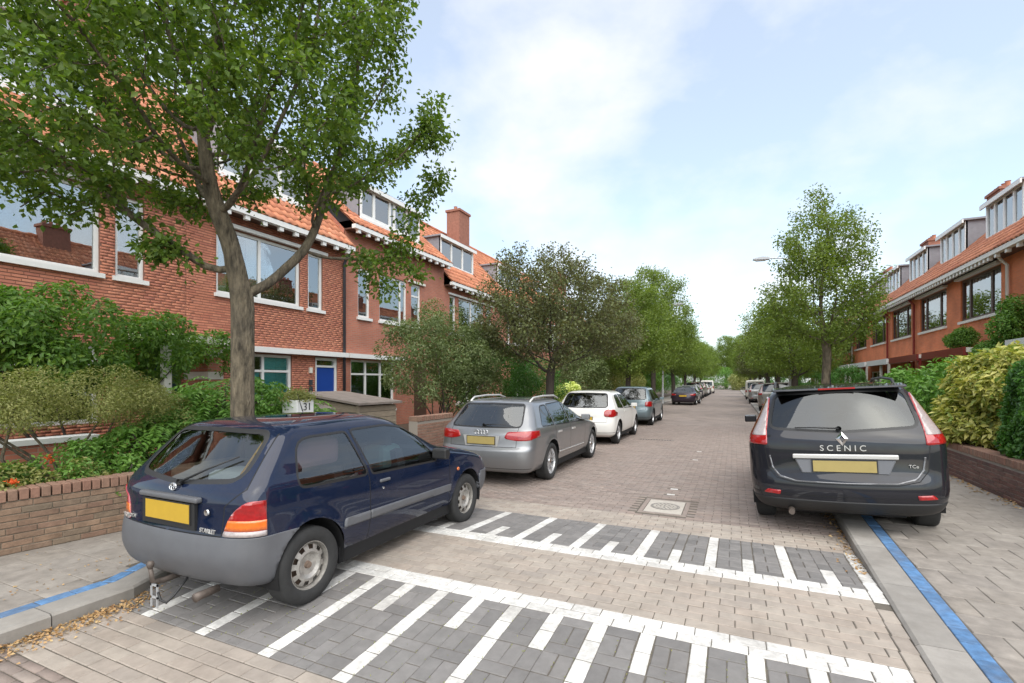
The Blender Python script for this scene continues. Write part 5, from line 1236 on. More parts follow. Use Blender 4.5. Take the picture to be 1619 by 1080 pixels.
    for sg in (1, -1):       # recessed pull handle with a lock under it
        mb = MB(); mb.box(.745, .905, sg*.796, sg*.806, .73, .79, 0); o = mb.build('door_handle', 'gap_black', c); b = o.modifiers.new('b', 'BEVEL'); b.width = .012
        mb = MB(); mb.box(.755, .895, sg*.80, sg*.822, .757, .785); q = mb.build('handle_flap', 'bumper_grey', o); b = q.modifiers.new('b', 'BEVEL'); b.width = .008
        mb = MB(); mb.lathe([(0, sg*.818), (.011, sg*.816), (.013, sg*.80)], 12, 'y', (.80, 0, .705)); mb.build('door_lock', 'chrome', c)
    mb = MB(); mb.box(-.022, .03, -.33, .33, -.019, .019); o = mb.build('hatch_grip', 'bumper_grey', c); o.location = (.043-ra, 0, .835); b = o.modifiers.new('b', 'BEVEL'); b.width = .014; b.segments = 3
    mb = MB(); mb.box(-.012, .01, -.30, .30, -.095, .085); o = mb.build('plate_recess', 'plastic_black', c); o.location = (.045-ra, 0, .725)
    plate(c, .029-ra, .735, .50, .13)
    mb = MB(); mb.lathe([(0, .004), (.02, .003), (.023, -.006)], 16, 'z'); badge('hatch_lock', c, mesh_from('hatch_lock', mb.v, mb.f), 'chrome', .05-ra, -.40, .76)
    mb = MB()
    for a, b_ in ((.038, .026), (.014, .025), (.03, .010)): mb.tube([(a*math.cos(t), b_*math.sin(t)+(.008 if b_ < .02 else 0), 0) for t in np.linspace(0, 2*math.pi, 25)], .0035, 6)
    badge('emblem', c, mesh_from('emblem', mb.v, mb.f, True), 'chrome', .072-ra, .0, .90, R(12))
    badge('lettering', c, text_mesh('STARLET', .042, .003), 'silver_trim', .052-ra, -.41, .635)
    badge('lettering', c, text_mesh('TOYOTA', .038, .003), 'silver_trim', .066-ra, .52, .64)
    wiper(c, .085-ra, -.06, .935, .30-ra, -.44, 1.13)
    mb = MB(); mb.tube([(.10, -.44, .235), (-.02, -.44, .232), (-.06, -.44, .228)], [.026, .028, .03], 12); e = mb.build('exhaust_pipe', 'exhaust', c, smooth=True); e.location.x = -ra
    mb = MB(); mb.tube([(.16, 0, .26), (.0, 0, .25), (-.07, 0, .27), (-.085, 0, .36)], [.022, .02, .016, .014], 10); mb.lathe([(.001, .415), (.017, .41), (.025, .39), (.017, .368), (.012, .36)], 16, 'z', (-.085, 0, 0)); e = mb.build('tow_ball', 'exhaust', c, smooth=True); e.location.x = -ra
    mb = MB()
    for z0, z1, a, b_ in ((.15, .165, -.04, .04), (.235, .25, -.04, .04), (.09, .25, -.04, -.027), (.09, .25, .027, .04)): mb.box(-.004, .004, a, b_, z0, z1)
    cb = MB(); cb.tube([(0, -.04, .20), (.0, -.07, .15), (.02, -.10, .13), (.05, -.13, .17), (.14, -.14, .27)], .009, 6); e = cb.build('tow_cable', 'plastic_black', c, smooth=True); e.location = (-.075-ra, -.01, 0)
    e = mb.build('tow_socket', 'galvanised', c); e.location = (-.075-ra, -.01, 0)
    mb = MB(); mb.tube([(1.0, .4, 1.38), (.93, .4, 1.58)], [.006, .002], 6); mb.build('aerial', 'plastic_black', c)
    # goods lying in the car
    for nm, m, bx in (('blanket', 'cloth_pink', (.0, .55, -.55, -.30, .95, 1.2)), ('crate', 'paper', (-.25, .10, -.35, .10, .80, .96)), ('carrier_bag', 'cloth_teal', (1.15, 1.45, -.52, -.25, .78, 1.02)), ('folded_paper', 'paper', (1.3, 1.6, -.40, -.1, .80, .95)), ('cardboard', 'old_wood', (-.3, .3, .15, .5, .82, .98))):
        mb = MB(); mb.box(*bx); o = mb.build(nm, m, c); ds = o.modifiers.new('b', 'BEVEL'); ds.width = .05; ds.segments = 2
    mb = MB(); mb.tube([(-.42, -.52, 1.0), (-.25, -.46, 1.12), (-.1, -.44, 1.26)], .014, 6); mb.build('strap', 'yellow_strap', c)
    squeeze_tail(c, .86, .92)
    return c
# ---- the charcoal people carrier on the right
def car_mpv(paint='paint_charcoal'):
    rows = [(.22, .30, 4.30, .70, .08, .12, .12, .12), (.29, .10, 4.46, .83, .12, .2, .16, .2), (.38, .03, 4.53, .885, .14, .24, .2, .22), (.50, .00, 4.56, .912, .15, .26, .22, .24), (.60, .01, 4.55, .92, .15, .27, .22, .25),
            (.70, .04, 4.53, .921, .14, .26, .22, .26), (.82, .055, 4.46, .92, .13, .25, .24, .3), (.92, .06, 4.25, .918, .13, .24, .28, .4), (1.02, .07, 3.85, .908, .13, .23, .34, .45), (1.08, .09, 3.52, .89, .14, .22, .36, .42),
            (1.14, .125, 3.32, .86, .15, .20, .34, .34), (1.26, .19, 3.02, .80, .16, .18, .3, .22), (1.40, .27, 2.68, .735, .17, .17, .28, .18), (1.50, .335, 2.40, .685, .18, .17, .26, .18), (1.555, .38, 2.17, .64, .18, .18, .24, .2),
            (1.595, .50, 1.98, .55, .16, .22, .2, .22), (1.62, .85, 1.80, .36, .08, .2, .1, .2), (1.628, 1.25, 1.5, .04, .01, .02, .01, .02)]
    rw = rp([(-.12, 1.125, 0), (.66, 1.17, .07), (.595, 1.515, .06), (-.12, 1.535, 0)]); ws = rp([(-.12, 1.15, 0), (.70, 1.12, .05), (.58, 1.5, .06), (-.12, 1.54, 0)])
    ops = window('rear_quarter_window', rp([(.66, 1.14), (1.10, 1.11), (1.12, 1.47), (.80, 1.45, .08)], .04), .02, 'car_glass_dark')+window('rear_door_window', rp([(1.17, 1.10), (2.02, 1.07), (2.02, 1.50), (1.19, 1.475)], .03), .02)+window('door_window', rp([(2.08, 1.07), (3.06, 1.05), (2.62, 1.40, .1), (2.40, 1.48, .08), (2.08, 1.50)], .03), .02)
    ops += window('rear_window', rw, .03, 'car_glass_dark', 'r', zx=.8)+window('windscreen', ws, .03, proj='f', zx=1.9)
    tail = rp([(.655, 1.50, .02), (.70, 1.49, .02), (.80, 1.27, .1), (.90, 1.13, .06), (.93, .985, .02), (.70, .975, .02), (.70, 1.13, .03)]); tl = lambda c: inpoly((c.y, c.z), tail)
    ops += [('part', 'tail_lamp', 'lamp_red', 'r', tail, dict(off=.008, depth=.03, zx=.75, mode='pair')),
            ('part', 'clear_lens', 'lamp_clear', 'r', rp([(.665, 1.485), (.685, 1.47), (.77, 1.26, .08), (.83, 1.14), (.85, 1.075), (.708, 1.075), (.708, 1.14)], .012), dict(off=.0105, depth=.005, zx=.7, mode='pair', keep=tl, under='tail_lamp'))]
    ops += shut([(-.05, .575), (.45, .58), (.62, .62), (.70, .72), (.73, .97)], .009, 'r', zx=.6)+shut([(-.05, .445), (.90, .455)], .008, 'r', zx=.9)
    ops += [('part', 'bumper_insert', 'plastic_black', 'r', [(-.2, .15), (1.0, .15), (1.0, .40), (-.2, .395)], dict(off=.004, depth=.01, zx=.5)),
            ('part', 'rear_reflector', 'lamp_red', 'r', rp([(.60, .44), (.76, .45), (.72, .49), (.59, .485)], .01), dict(off=.008, depth=.01, zx=.6, mode='pair'))]
    ops += [('part', 'hatch_edge_trim', 'trim_dull', 'r', rp([(-.05, .585), (.44, .59), (.60, .63), (.665, .72), (.69, .86), (.675, .86), (.65, .73), (.59, .65), (.43, .602), (-.05, .597)], .02), dict(off=.006, depth=.01, zx=.6))]  # highlight along the hatch seam, put in as a silver-coloured strip
    ops += shut([(1.14, .35), (1.14, 1.12)])+shut([(2.05, .33), (2.05, 1.08)])+shut([(3.08, .36), (3.05, 1.0)])
    sp = dict(name='people_carrier', L=4.56, ra=.93, fa=3.70, wr=.322, track=1.56, rw=.205, paint=paint, rows=rows, ops=ops, tr=.03, tf=.09, wstyle='five', cowl=(3.3, 1.14), mirror=(2.85, .90, 1.10), mirror_mat=paint, belt=1.08, handles=[(1.3, .915, .98), (2.2, .915, .97)], seats=(1.7, 2.6))
    c = build_car(sp); ra = .93
    mb = MB(); mb.box(-.018, .02, -.46, .46, -.024, .024); o = mb.build('hatch_grip', 'silver_trim', c); o.location = (.045-ra, 0, .865); b = o.modifiers.new('b', 'BEVEL'); b.width = .01; b.segments = 3
    mb = MB(); mb.prism([(-.44, .075), (.44, .075), (.38, -.075), (-.38, -.075)], 'x', -.01, .012); o = mb.build('plate_recess', 'recess_grey', c); o.location = (.05-ra, 0, .76); b = o.modifiers.new('b', 'BEVEL'); b.width = .01
    plate(c, .03-ra, .765, .55, .115, 'plate_dull')
    mb = MB(); P = [(0, .075), (.055, 0), (0, -.075), (-.055, 0)]; Q = [(x*.45, y*.5) for x, y in P]
    for i in range(4):
        j = (i+1) % 4; mb.face([(*P[i], 0), (*P[j], 0), (Q[j][0], Q[j][1], .012), (Q[i][0], Q[i][1], .012)]); mb.face([(*P[i], -.015), (*P[j], -.015), (*P[j], 0), (*P[i], 0)])
    badge('emblem', c, mesh_from('emblem', mb.v, mb.f), 'chrome', .062-ra, 0, 1.05, R(10))
    mx = text_mesh('S C E N I C', .085, .004); badge('lettering', c, mx, 'silver_trim', .052-ra, -.0, .95)
    badge('lettering', c, text_mesh('TCe', .045, .003), 'silver_trim', .085-ra, -.58, .77)
    mb = MB(); mb.prism([(.345, 1.563), (.42, 1.556), (.62, 1.588), (.60, 1.608), (.355, 1.585)], 'y', -.62, .62); o = mb.build('roof_spoiler', paint, c); o.location.x = -ra; b = o.modifiers.new('b', 'BEVEL'); b.width = .012; b.segments = 3
    mb = MB(); mb.box(.338, .36, -.17, .17, 1.565, 1.583); o = mb.build('brake_lamp', 'lamp_red', c); o.location.x = -ra
    wiper(c, .10-ra, .02, 1.155, .14-ra, .42, 1.165)
    for sg in (1, -1):
        mb = MB(); mb.tube([(.0, sg*.60, 1.585), (.12, sg*.60, 1.645), (.8, sg*.60, 1.67), (1.5, sg*.59, 1.655), (1.66, sg*.585, 1.60)], .017, 8); mb.build('roof_rail', 'plastic_black', c, smooth=True)
    mb = MB(); mb.tube([(.15, 0, 1.61), (.06, 0, 1.75)], [.008, .003], 6); mb.build('aerial', 'plastic_black', c)
    mb = MB(); mb.tube([(.3, .5, .28), (.02, .5, .26)], .03, 10); o = mb.build('exhaust_pipe', 'exhaust', c); o.location.x = -ra
    return c
# ---- the grey estate car
def car_estate(paint='paint_grey'):
    rows = [(.19, .32, 4.35, .68, .06, .1, .12, .12), (.25, .10, 4.48, .80, .1, .16, .16, .16), (.36, .03, 4.55, .85, .12, .2, .2, .2), (.50, .00, 4.586, .874, .13, .22, .22, .22), (.60, .005, 4.57, .883, .13, .22, .22, .22), (.645, .05, 4.5, .886, .12, .2, .24, .26),
            (.74, .065, 4.38, .886, .12, .2, .25, .3), (.82, .075, 4.12, .883, .12, .19, .3, .42), (.88, .095, 3.82, .876, .12, .18, .34, .45), (.93, .13, 3.5, .862, .12, .17, .34, .4), (.97, .17, 3.3, .838, .12, .16, .32, .3), (1.08, .275, 3.0, .778, .13, .15, .28, .2),
            (1.20, .385, 2.70, .712, .13, .15, .25, .16), (1.30, .48, 2.44, .655, .13, .15, .24, .16), (1.345, .56, 2.27, .61, .12, .16, .22, .2), (1.38, .74, 2.1, .52, .1, .2, .2, .2), (1.398, 1.1, 1.9, .33, .05, .2, .1, .2), (1.404, 1.5, 1.7, .04, .01, .02, .01, .02)]
    ops = window('rear_quarter_window', rp([(.66, .955), (1.20, .945), (1.20, 1.275), (.93, 1.265, .08)], .03), .018)+window('rear_door_window', rp([(1.27, .94), (2.05, .92), (2.05, 1.305), (1.27, 1.285)], .03), .018)+window('door_window', rp([(2.11, .92), (3.02, .895), (2.62, 1.17, .1), (2.36, 1.285, .1), (2.11, 1.305)], .03), .018)
    ops += window('rear_window', rp([(-.12, .955, 0), (.63, .97, .05), (.55, 1.30, .05), (-.12, 1.32, 0)]), .025, proj='r', zx=.8)+window('windscreen', rp([(-.12, .97, 0), (.66, .95, .05), (.54, 1.28, .06), (-.12, 1.32, 0)]), .03, proj='f', zx=1.9)
    ops += [('part', 'tail_lamp', 'lamp_red', 'r', rp([(.40, .80, .02), (.45, .885, .02), (.86, .905, .02), (.88, .80, .03), (.80, .755, .04), (.60, .75, .04), (.44, .775, .02)]), dict(off=.006, depth=.02, zx=.5, mode='pair'))]
    ops += shut([(-.05, .645), (.60, .645), (.61, .95), (.53, 1.32)], .008, 'r', zx=.7)
    ops += shut([(1.235, .60), (1.24, 1.29)])+shut([(1.30, .40), (1.235, .62)])+shut([(2.08, .33), (2.08, .92)])+shut([(3.08, .36), (3.05, .90)])+shut([(-.05, .30), (.8, .30)], .008, 'r', zx=.6)
    ops += [('part', 'door_strip', 'silver_trim', 's', rp([(1.48, .415), (3.05, .40), (3.05, .42), (1.48, .437)], .004), dict(off=.008, depth=.01))]
    sp = dict(name='estate_car', L=4.586, ra=1.04, fa=3.69, wr=.318, track=1.53, rw=.22, rim=.225, paint=paint, rows=rows, ops=ops, tr=.04, tf=.1, wstyle='ten', cowl=(3.3, .97), mirror=(2.82, .85, .97), mirror_mat=paint, belt=.93, handles=[(1.45, .875, .80), (2.25, .878, .79)], handle_mat='silver_trim', seats=(1.75, 2.65))
    c = build_car(sp); ra = 1.04
    mb = MB(); mb.prism([(-.33, .085), (.33, .085), (.29, -.085), (-.29, -.085)], 'x', -.008, .012); o = mb.build('plate_recess', 'silver_trim', c); o.location = (.066-ra, 0, .735); plate(c, .05-ra, .745, .50, .12, 'plate_dull')
    mb = MB()
    for i in range(4): mb.tube([((i-1.5)*.055+.036*math.cos(t), .036*math.sin(t), 0) for t in np.linspace(0, 2*math.pi, 25)], .0055, 6)
    badge('emblem', c, mesh_from('emblem', mb.v, mb.f, True), 'chrome', .068-ra, 0, .875)
    wiper(c, .16-ra, .0, .985, .18-ra, -.40, .995)
    for sg in (1, -1):
        mb = MB(); mb.tube([(-.30, sg*.575, 1.345), (-.15, sg*.58, 1.415), (.3, sg*.585, 1.437), (.9, sg*.58, 1.43), (1.15, sg*.57, 1.375)], .018, 8); mb.build('roof_rail', 'silver_trim', c, smooth=True)
    return c
# ---- compact hatchbacks, a saloon and a van seen from behind, farther up
def car_compact(paint='paint_white', tall=0, lamp=0, style='five', name='hatchback_car'):
    k = lambda z: z if z < .9 else z+tall*(z-.9)/.5
    rows = [(.21, .22, 3.72, .68, .06, .1, .12, .12), (.28, .07, 3.88, .79, .1, .18, .16, .16), (.40, .01, 3.95, .825, .12, .2, .2, .2), (.52, 0, 3.97, .838, .12, .21, .22, .22), (.62, .01, 3.96, .842, .12, .2, .22, .22), (.72, .04, 3.88, .842, .11, .2, .24, .3), (.82, .05, 3.68, .84, .1, .19, .28, .4), (.90, .065, 3.32, .834, .1, .18, .32, .42),
            (.97, .085, 3.0, .82, .11, .17, .32, .38), (1.02, .11, 2.84, .80, .11, .16, .3, .3), (1.12, .175, 2.62, .75, .12, .15, .26, .2), (1.25, .27, 2.34, .685, .12, .15, .24, .16), (1.35, .35, 2.12, .63, .12, .15, .22, .16), (1.41, .43, 1.95, .57, .12, .17, .2, .2), (1.44, .58, 1.8, .47, .1, .2, .18, .2), (1.455, .9, 1.65, .3, .05, .2, .1, .2), (1.46, 1.2, 1.4, .04, .01, .02, .01, .02)]
    rows = [(k(r[0]),)+r[1:] for r in rows]; Z = lambda pts: [(p[0], k(p[1]))+tuple(p[2:]) for p in pts]
    ops = window('quarter_window', rp(Z([(.62, 1.0), (1.25, .965), (1.20, 1.33), (.80, 1.31, .1)]), .04), .018)+window('door_window', rp(Z([(1.32, .96), (2.46, .93), (2.2, 1.15, .1), (1.95, 1.30, .1), (1.28, 1.34)]), .03), .018)
    ops += window('rear_window', rp(Z([(-.12, 1.0, 0), (.62, 1.02, .06), (.54, 1.36, .05), (-.12, 1.38, 0)])), .025, 'car_glass', 'r', zx=.7)+window('windscreen', rp(Z([(-.12, 1.02, 0), (.64, 1.0, .05), (.52, 1.34, .06), (-.12, 1.38, 0)])), .03, proj='f', zx=1.7)
    tl = [rp([(.56, .77, .04), (.545, .90, .04), (.62, .955, .03), (.80, .955, .03), (.85, .80, .03), (.78, .75, .03)]), rp([(.60, .76, .05), (.60, .93, .05), (.85, .95, .04), (.85, .74, .04)]), rp([(.62, .78, .03), (.62, 1.1, .03), (.70, 1.32, .03), (.80, 1.1, .03), (.86, .78, .03)])][lamp]
    ops += [('part', 'tail_lamp', 'lamp_red', 'r', tl, dict(off=.006, depth=.02, zx=.5, mode='pair'))]
    ops += shut([(-.05, .60), (.62, .62), (.66, .95), (.57, k(1.37))], .008, 'r', zx=.6)+shut([(1.27, .33), (1.285, k(.96))])+shut([(2.5, .36), (2.48, .93)])+shut([(-.05, .33), (.8, .34)], .01, 'r', zx=.5)
    sp = dict(name=name, L=3.97, ra=.72, fa=3.19, wr=.308, track=1.46, paint=paint, rows=rows, ops=ops, tr=.04, tf=.1, wstyle=style, cowl=(2.82, 1.02), mirror=(2.35, .815, 1.0), mirror_mat=paint, belt=1.0, handles=[(1.42, .832, .86)], seats=(1.3, 2.1))
    c = build_car(sp); plate(c, .012-.72+.025, .70, .50, .11); wiper(c, .11-.72, 0, k(1.03), .15-.72, -.35, k(1.05)); return c
def car_saloon(paint='paint_plum'):
    rows = [(.19, .32, 4.2, .68, .06, .1, .12, .12), (.26, .09, 4.36, .80, .12, .18, .16, .16), (.38, .02, 4.43, .85, .14, .22, .2, .2), (.50, .0, 4.46, .875, .15, .24, .22, .22), (.60, .01, 4.45, .883, .15, .24, .22, .24), (.70, .03, 4.35, .885, .15, .24, .26, .32), (.80, .05, 4.1, .88, .15, .24, .32, .45), (.88, .10, 3.75, .87, .16, .26, .36, .45),
            (.925, .30, 3.4, .85, .16, .26, .34, .4), (.95, .62, 3.2, .82, .14, .22, .3, .3), (1.04, .82, 2.95, .76, .14, .16, .26, .2), (1.16, 1.02, 2.66, .69, .14, .15, .24, .16), (1.26, 1.22, 2.40, .62, .13, .15, .22, .18), (1.30, 1.36, 2.26, .56, .12, .18, .2, .2), (1.325, 1.52, 2.1, .44, .1, .2, .16, .2), (1.335, 1.7, 1.95, .06, .01, .03, .01, .03)]
    ops = window('rear_window', rp([(-.12, .965, 0), (.62, .98, .05), (.50, 1.25, .05), (-.12, 1.28, 0)]), .025, 'car_glass', 'r', zx=1.6)+window('door_window', rp([(1.25, .96), (2.95, .93), (2.55, 1.16, .1), (2.35, 1.24, .1), (1.62, 1.25, .1)], .04), .018)+window('windscreen', rp([(-.12, .97, 0), (.64, .96, .05), (.52, 1.24, .06), (-.12, 1.28, 0)]), .03, proj='f', zx=2.0)
    ops += [('part', 'tail_lamp', 'lamp_red', 'r', rp([(.48, .72, .02), (.48, .80, .02), (.80, .85, .02), (.87, .78, .03), (.80, .70, .03)]), dict(off=.006, depth=.02, zx=.6, mode='pair'))]
    ops += shut([(-.05, .60), (.55, .62), (.62, .90)], .008, 'r', zx=.5)+shut([(1.6, .33), (1.62, .94)])+shut([(3.0, .36), (2.95, .92)])+shut([(-.05, .30), (.8, .31)], .02, 'r', zx=.5)
    sp = dict(name='saloon_car', L=4.46, ra=.98, fa=3.68, wr=.318, track=1.52, paint=paint, rows=rows, ops=ops, tr=.05, tf=.1, wstyle='five', cowl=(3.2, .95), mirror=(2.8, .85, .97), mirror_mat=paint, belt=.92, handles=[(1.8, .87, .80)], seats=(1.75, 2.5))
    c = build_car(sp); plate(c, .0-.98+.015, .68, .50, .12); return c
def car_van(paint='paint_cream'):
    rows = [(.22, .25, 4.5, .75, .03, .1, .12, .12), (.30, .06, 4.7, .86, .04, .12, .18, .2), (.45, .0, 4.8, .90, .04, .12, .22, .22), (.7, .02, 4.76, .91, .04, .1, .24, .26), (.9, .025, 4.5, .91, .04, .1, .3, .4), (1.1, .03, 3.9, .905, .04, .1, .3, .3), (1.4, .05, 3.5, .88, .04, .1, .26, .2), (1.7, .07, 3.1, .85, .04, .1, .22, .18), (1.85, .09, 2.85, .82, .04, .12, .2, .18), (1.92, .18, 2.6, .72, .04, .14, .2, .2), (1.945, .6, 2.3, .4, .03, .2, .1, .2), (1.95, 1.2, 1.7, .04, .01, .02, .01, .02)]
    ops = window('rear_window', rp([(.04, 1.15), (.68, 1.15), (.66, 1.68), (.04, 1.68)], .05), .02, 'car_glass_dark', 'r', zx=.5)+window('door_window', rp([(2.4, 1.12), (3.5, 1.08), (3.05, 1.58), (2.4, 1.62)], .05), .02)+window('windscreen', rp([(-.12, 1.15, 0), (.74, 1.12, .05), (.66, 1.65, .06), (-.12, 1.7, 0)]), .03, proj='f', zx=2.5)
    ops += [('part', 'tail_lamp', 'lamp_red', 'r', rp([(.78, .75), (.78, 1.1), (.90, 1.1), (.91, .75)], .02), dict(off=.006, depth=.02, zx=.4, mode='pair'))]+shut([(0.0, .5), (0.0, 1.8)], .014, 'r', zx=.4)
    sp = dict(name='delivery_van', L=4.8, ra=.95, fa=3.85, wr=.325, track=1.56, paint=paint, rows=rows, ops=ops, tr=.01, tf=.1, wstyle='steel', cowl=(3.7, 1.1), mirror=(3.4, .9, 1.2), belt=1.1, seats=(2.0, 2.7))
    c = build_car(sp); plate(c, .0-.95+.005, .62, .50, .12); return c
# ------------------------------------------------------------------ garden walls, shed, planter, lamps
def brick_wall(name, p0, p1, z0, z1, th, m, mort, label, n_obj=300, cap='brick_cap', bw=.212, bh=.0605, capm=None):
    """free-standing wall along p0-p1: mortar core, single bricks on the street face, a course on edge on top"""
    p0, p1 = Vector(p0), Vector(p1); d = p1-p0; Ln = d.length; ang = math.atan2(d.y, d.x); root = empty(name, (p0.x, p0.y, 0), ang); tag(root, label, 'wall', 'low brick garden walls')
    mb = MB(); mb.box(0, Ln, -th/2+.008, th/2-.008, z0-.15, z1-.10); core = mb.build('core', mort, root)
    rc = lay_bricks(0, Ln, z0, z1-.105, [], bw, bh, .006, .009); me = {}
    def one(nm, sx, sy, sz, mm):
        key = (round(sx, 2), round(sy, 3), round(sz, 3))
        if key not in me:
            b = MB(); b.box(-sx/2, sx/2, -sy/2, sy/2, -sz/2, sz/2); q = mesh_from(nm, b.v, b.f); bm = bmesh.new(); bm.from_mesh(q); bmesh.ops.bevel(bm, geom=list(bm.edges), offset=.004, segments=1, affect='EDGES'); bm.to_mesh(q); bm.free(); q.materials.append(MATS[mm]); me[key] = q
        o = bpy.data.objects.new(nm, me[key]); COL.objects.link(o); return o
    sd_ = -1
    for i, q in enumerate(rc[:n_obj] if len(rc) > n_obj else rc):
        o = one('brick', q[1]-q[0], th, q[3]-q[2], m); o.parent = root; o.location = ((q[0]+q[1])/2, random.gauss(0, .0018), (q[2]+q[3])/2); o.rotation_euler = (0, random.gauss(0, .004), random.gauss(0, .006))
    if len(rc) > n_obj:
        mb = MB()
        for q in rc[n_obj:]: mb.box(q[0], q[1], -th/2, th/2, q[2], q[3])
        tag(mb.build('bricks', m, root), kind='stuff')
    k = int(Ln/.075)
    for i in range(k): o = one('cap_brick', .064, th+.02, .098, capm or cap); o.parent = root; o.location = ((i+.5)*Ln/k, random.gauss(0, .002), z1-.05+random.gauss(0, .0015))
    return root
brick_wall('garden_wall', (-6.42, .55), (-5.98, 3.25), .1, .69, .21, 'brick_garden', 'mortar_tan', 'weathered low brick wall along the left pavement behind the navy hatchback')
brick_wall('garden_wall', (-5.98, 3.27), (-5.95, 7.3), .1, .69, .21, 'brick_garden', 'mortar_tan', 'low brick wall stretch hidden behind the navy hatchback', 200)
brick_wall('garden_wall', (-5.95, 8.15), (-5.95, 9.5), .1, .98, .23, 'brick_cap', 'mortar', 'taller red brick wall end between shed and grey estate car', 200)
brick_wall('garden_wall', (-5.95, 10.3), (-5.95, 24), .1, .75, .21, 'brick_cap', 'mortar', 'long low red wall behind the parked cars on the left', 120)
brick_wall('garden_wall', (3.62, 26), (3.50, 12.2), .1, .72, .21, 'brick_dark', 'mortar_pale', 'far stretch of dark brick wall below the laurel hedge', 200)
brick_wall('garden_wall', (3.50, 12.18), (3.42, 6.6), .1, .66, .21, 'brick_dark', 'mortar_pale', 'dark brick wall with pale joints below the yellow shrub', 300)
lw = empty('low_house_wall', (-8.3, 2.6, .1)); tag(lw, 'low brick parapet with white coping behind the umbrella shrub', 'wall')
mb = MB(); mb.box(-.12, .12, -1.8, 1.15, 0, .78); mb.build('wall_body', 'brick_red_far', lw); mb = MB(); mb.box(-.15, .15, -1.85, 1.2, .782, .85); mb.build('coping', 'white_paint', lw)
# wooden bin shed
sh_ = empty('wooden_shed', (-7.65, 8.2, .13)); tag(sh_, 'weathered wooden bin shed with felt lid in front of the blue-door house', 'shed')
mb = MB(); mb.box(-.74, .74, -.59, .59, 0, 1.06); mb.build('frame', 'room_dark', sh_)
for i in range(8):
    z = .03+i*.13
    for nm, bx in (('plank', (-.765, .765, -.625, -.595, z, z+.122)), ('plank', (.745, .772, -.592, .592, z, z+.122))):
        mb = MB(); mb.box(*bx); o = mb.build(nm, 'old_wood', sh_); o.location = (0, random.gauss(0, .002), 0); o.rotation_euler = (random.gauss(0, .004), random.gauss(0, .002), 0)
mb = MB(); mb.box(.735, .785, -.638, -.585, .0, 1.10); mb.build('corner_post', 'old_wood', sh_)
mb = MB(); mb.prism([(-.86, 1.30), (.86, 1.09), (.86, 1.135), (-.86, 1.345)], 'y', -.70, .70); mb.build('lid', 'felt', sh_)
mb = MB(); mb.prism([(-.74, 1.06), (.74, 1.06), (-.74, 1.25)], 'y', -.60, .60); mb.build('gable_board', 'old_wood', sh_)
# white planter carrying the house number
pl = empty('number_planter', (-6.45, 5.72, .13)); tag(pl, 'white square planter with the number 31 and a small plant', 'planter')
mb = MB(); mb.box(-.17, .17, -.17, .17, 0, 1.27); o = mb.build('box', 'white_paint', pl); b_ = o.modifiers.new('b', 'BEVEL'); b_.width = .012
me = text_mesh('31', .17, .003); o = add('numerals', me, 'ink', pl); o.location = (.173, .03, 1.155); o.rotation_euler = (R(90), 0, R(90))
rng = np.random.default_rng(5); P_ = np.abs(rng.normal(0, .11, (1500, 3)))*rng.choice([-1, 1], (1500, 3))*np.array([1, 1, .5])+np.array([0, 0, 1.32]); P_[:, 2] = np.maximum(P_[:, 2], 1.26)
leaf_obj('plant', P_, unit(rng.normal(size=(1500, 3))+np.array([0, 0, .6])), rng.normal(size=(1500, 3)), .045, .02, 'leaf_olive', pl)
bx = empty('post_box', (-6.35, 1.55, .13)); tag(bx, 'pale grey box edge at the far left behind the brick wall', 'box'); mb = MB(); mb.box(-.12, .12, -.15, .15, 0, .82); mb.build('box', 'zinc', bx); mb = MB(); mb.box(-.14, .14, -.17, .17, .822, .85); mb.build('lid', 'zinc', bx)
rf = empty('garden_cupboard', (-7.5, 6.65, .13)); tag(rf, 'low felt-roofed cupboard between trunk and shed', 'cupboard'); mb = MB(); mb.box(-.35, .35, -.45, .45, 0, 1.0); mb.build('body', 'old_wood', rf); mb = MB(); mb.prism([(-.42, 1.16), (.42, 1.01), (.42, 1.05), (-.42, 1.21)], 'y', -.52, .52); mb.build('lid', 'felt', rf)
# street lamps
def lamp(x, y, h, arm, label, dx=1):
    r = empty('street_lamp', (x, y, .1)); tag(r, label, 'lamp post', 'grey street lamp posts')
    mb = MB(); mb.tube([(0, 0, 0), (0, 0, 1.1), (0, 0, 1.12), (0, 0, h)], [.085, .085, .06, .045], 12); mb.build('pole', 'galvanised', r, smooth=False)
    mb = MB(); mb.tube([(0, 0, h-.15), (dx*arm*.3, 0, h), (dx*arm, 0, h+.06)], [.035, .03, .028], 8); mb.build('arm', 'galvanised', r)
    mb = MB(); mb.prism([(dx*arm, h+.0), (dx*(arm+.75), h+.04), (dx*(arm+.75), h+.09), (dx*(arm+.35), h+.16), (dx*arm, h+.11)], 'y', -.13, .13); hd = mb.build('lamp_head', 'zinc', r)
    mb = MB(); mb.prism([(dx*(arm+.12), h+.005), (dx*(arm+.7), h+.035), (dx*(arm+.6), h-.03), (dx*(arm+.2), h-.04)], 'y', -.09, .09); mb.build('lens', 'lamp_clear', hd)
    mb = MB(); mb.box(-.05, .05, -.088, -.07, .5, .85); mb.build('service_door', 'zinc', r)
lamp(2.55, 27.5, 7.75, .9, 'grey lamp post on the right, its head reaching over the street', -1); lamp(-4.75, 37.2, 7.2, .7, 'slim lamp post left of the plum saloon'); lamp(-4.8, 66, 7.2, .7, 'far lamp post behind the last parked cars on the left')
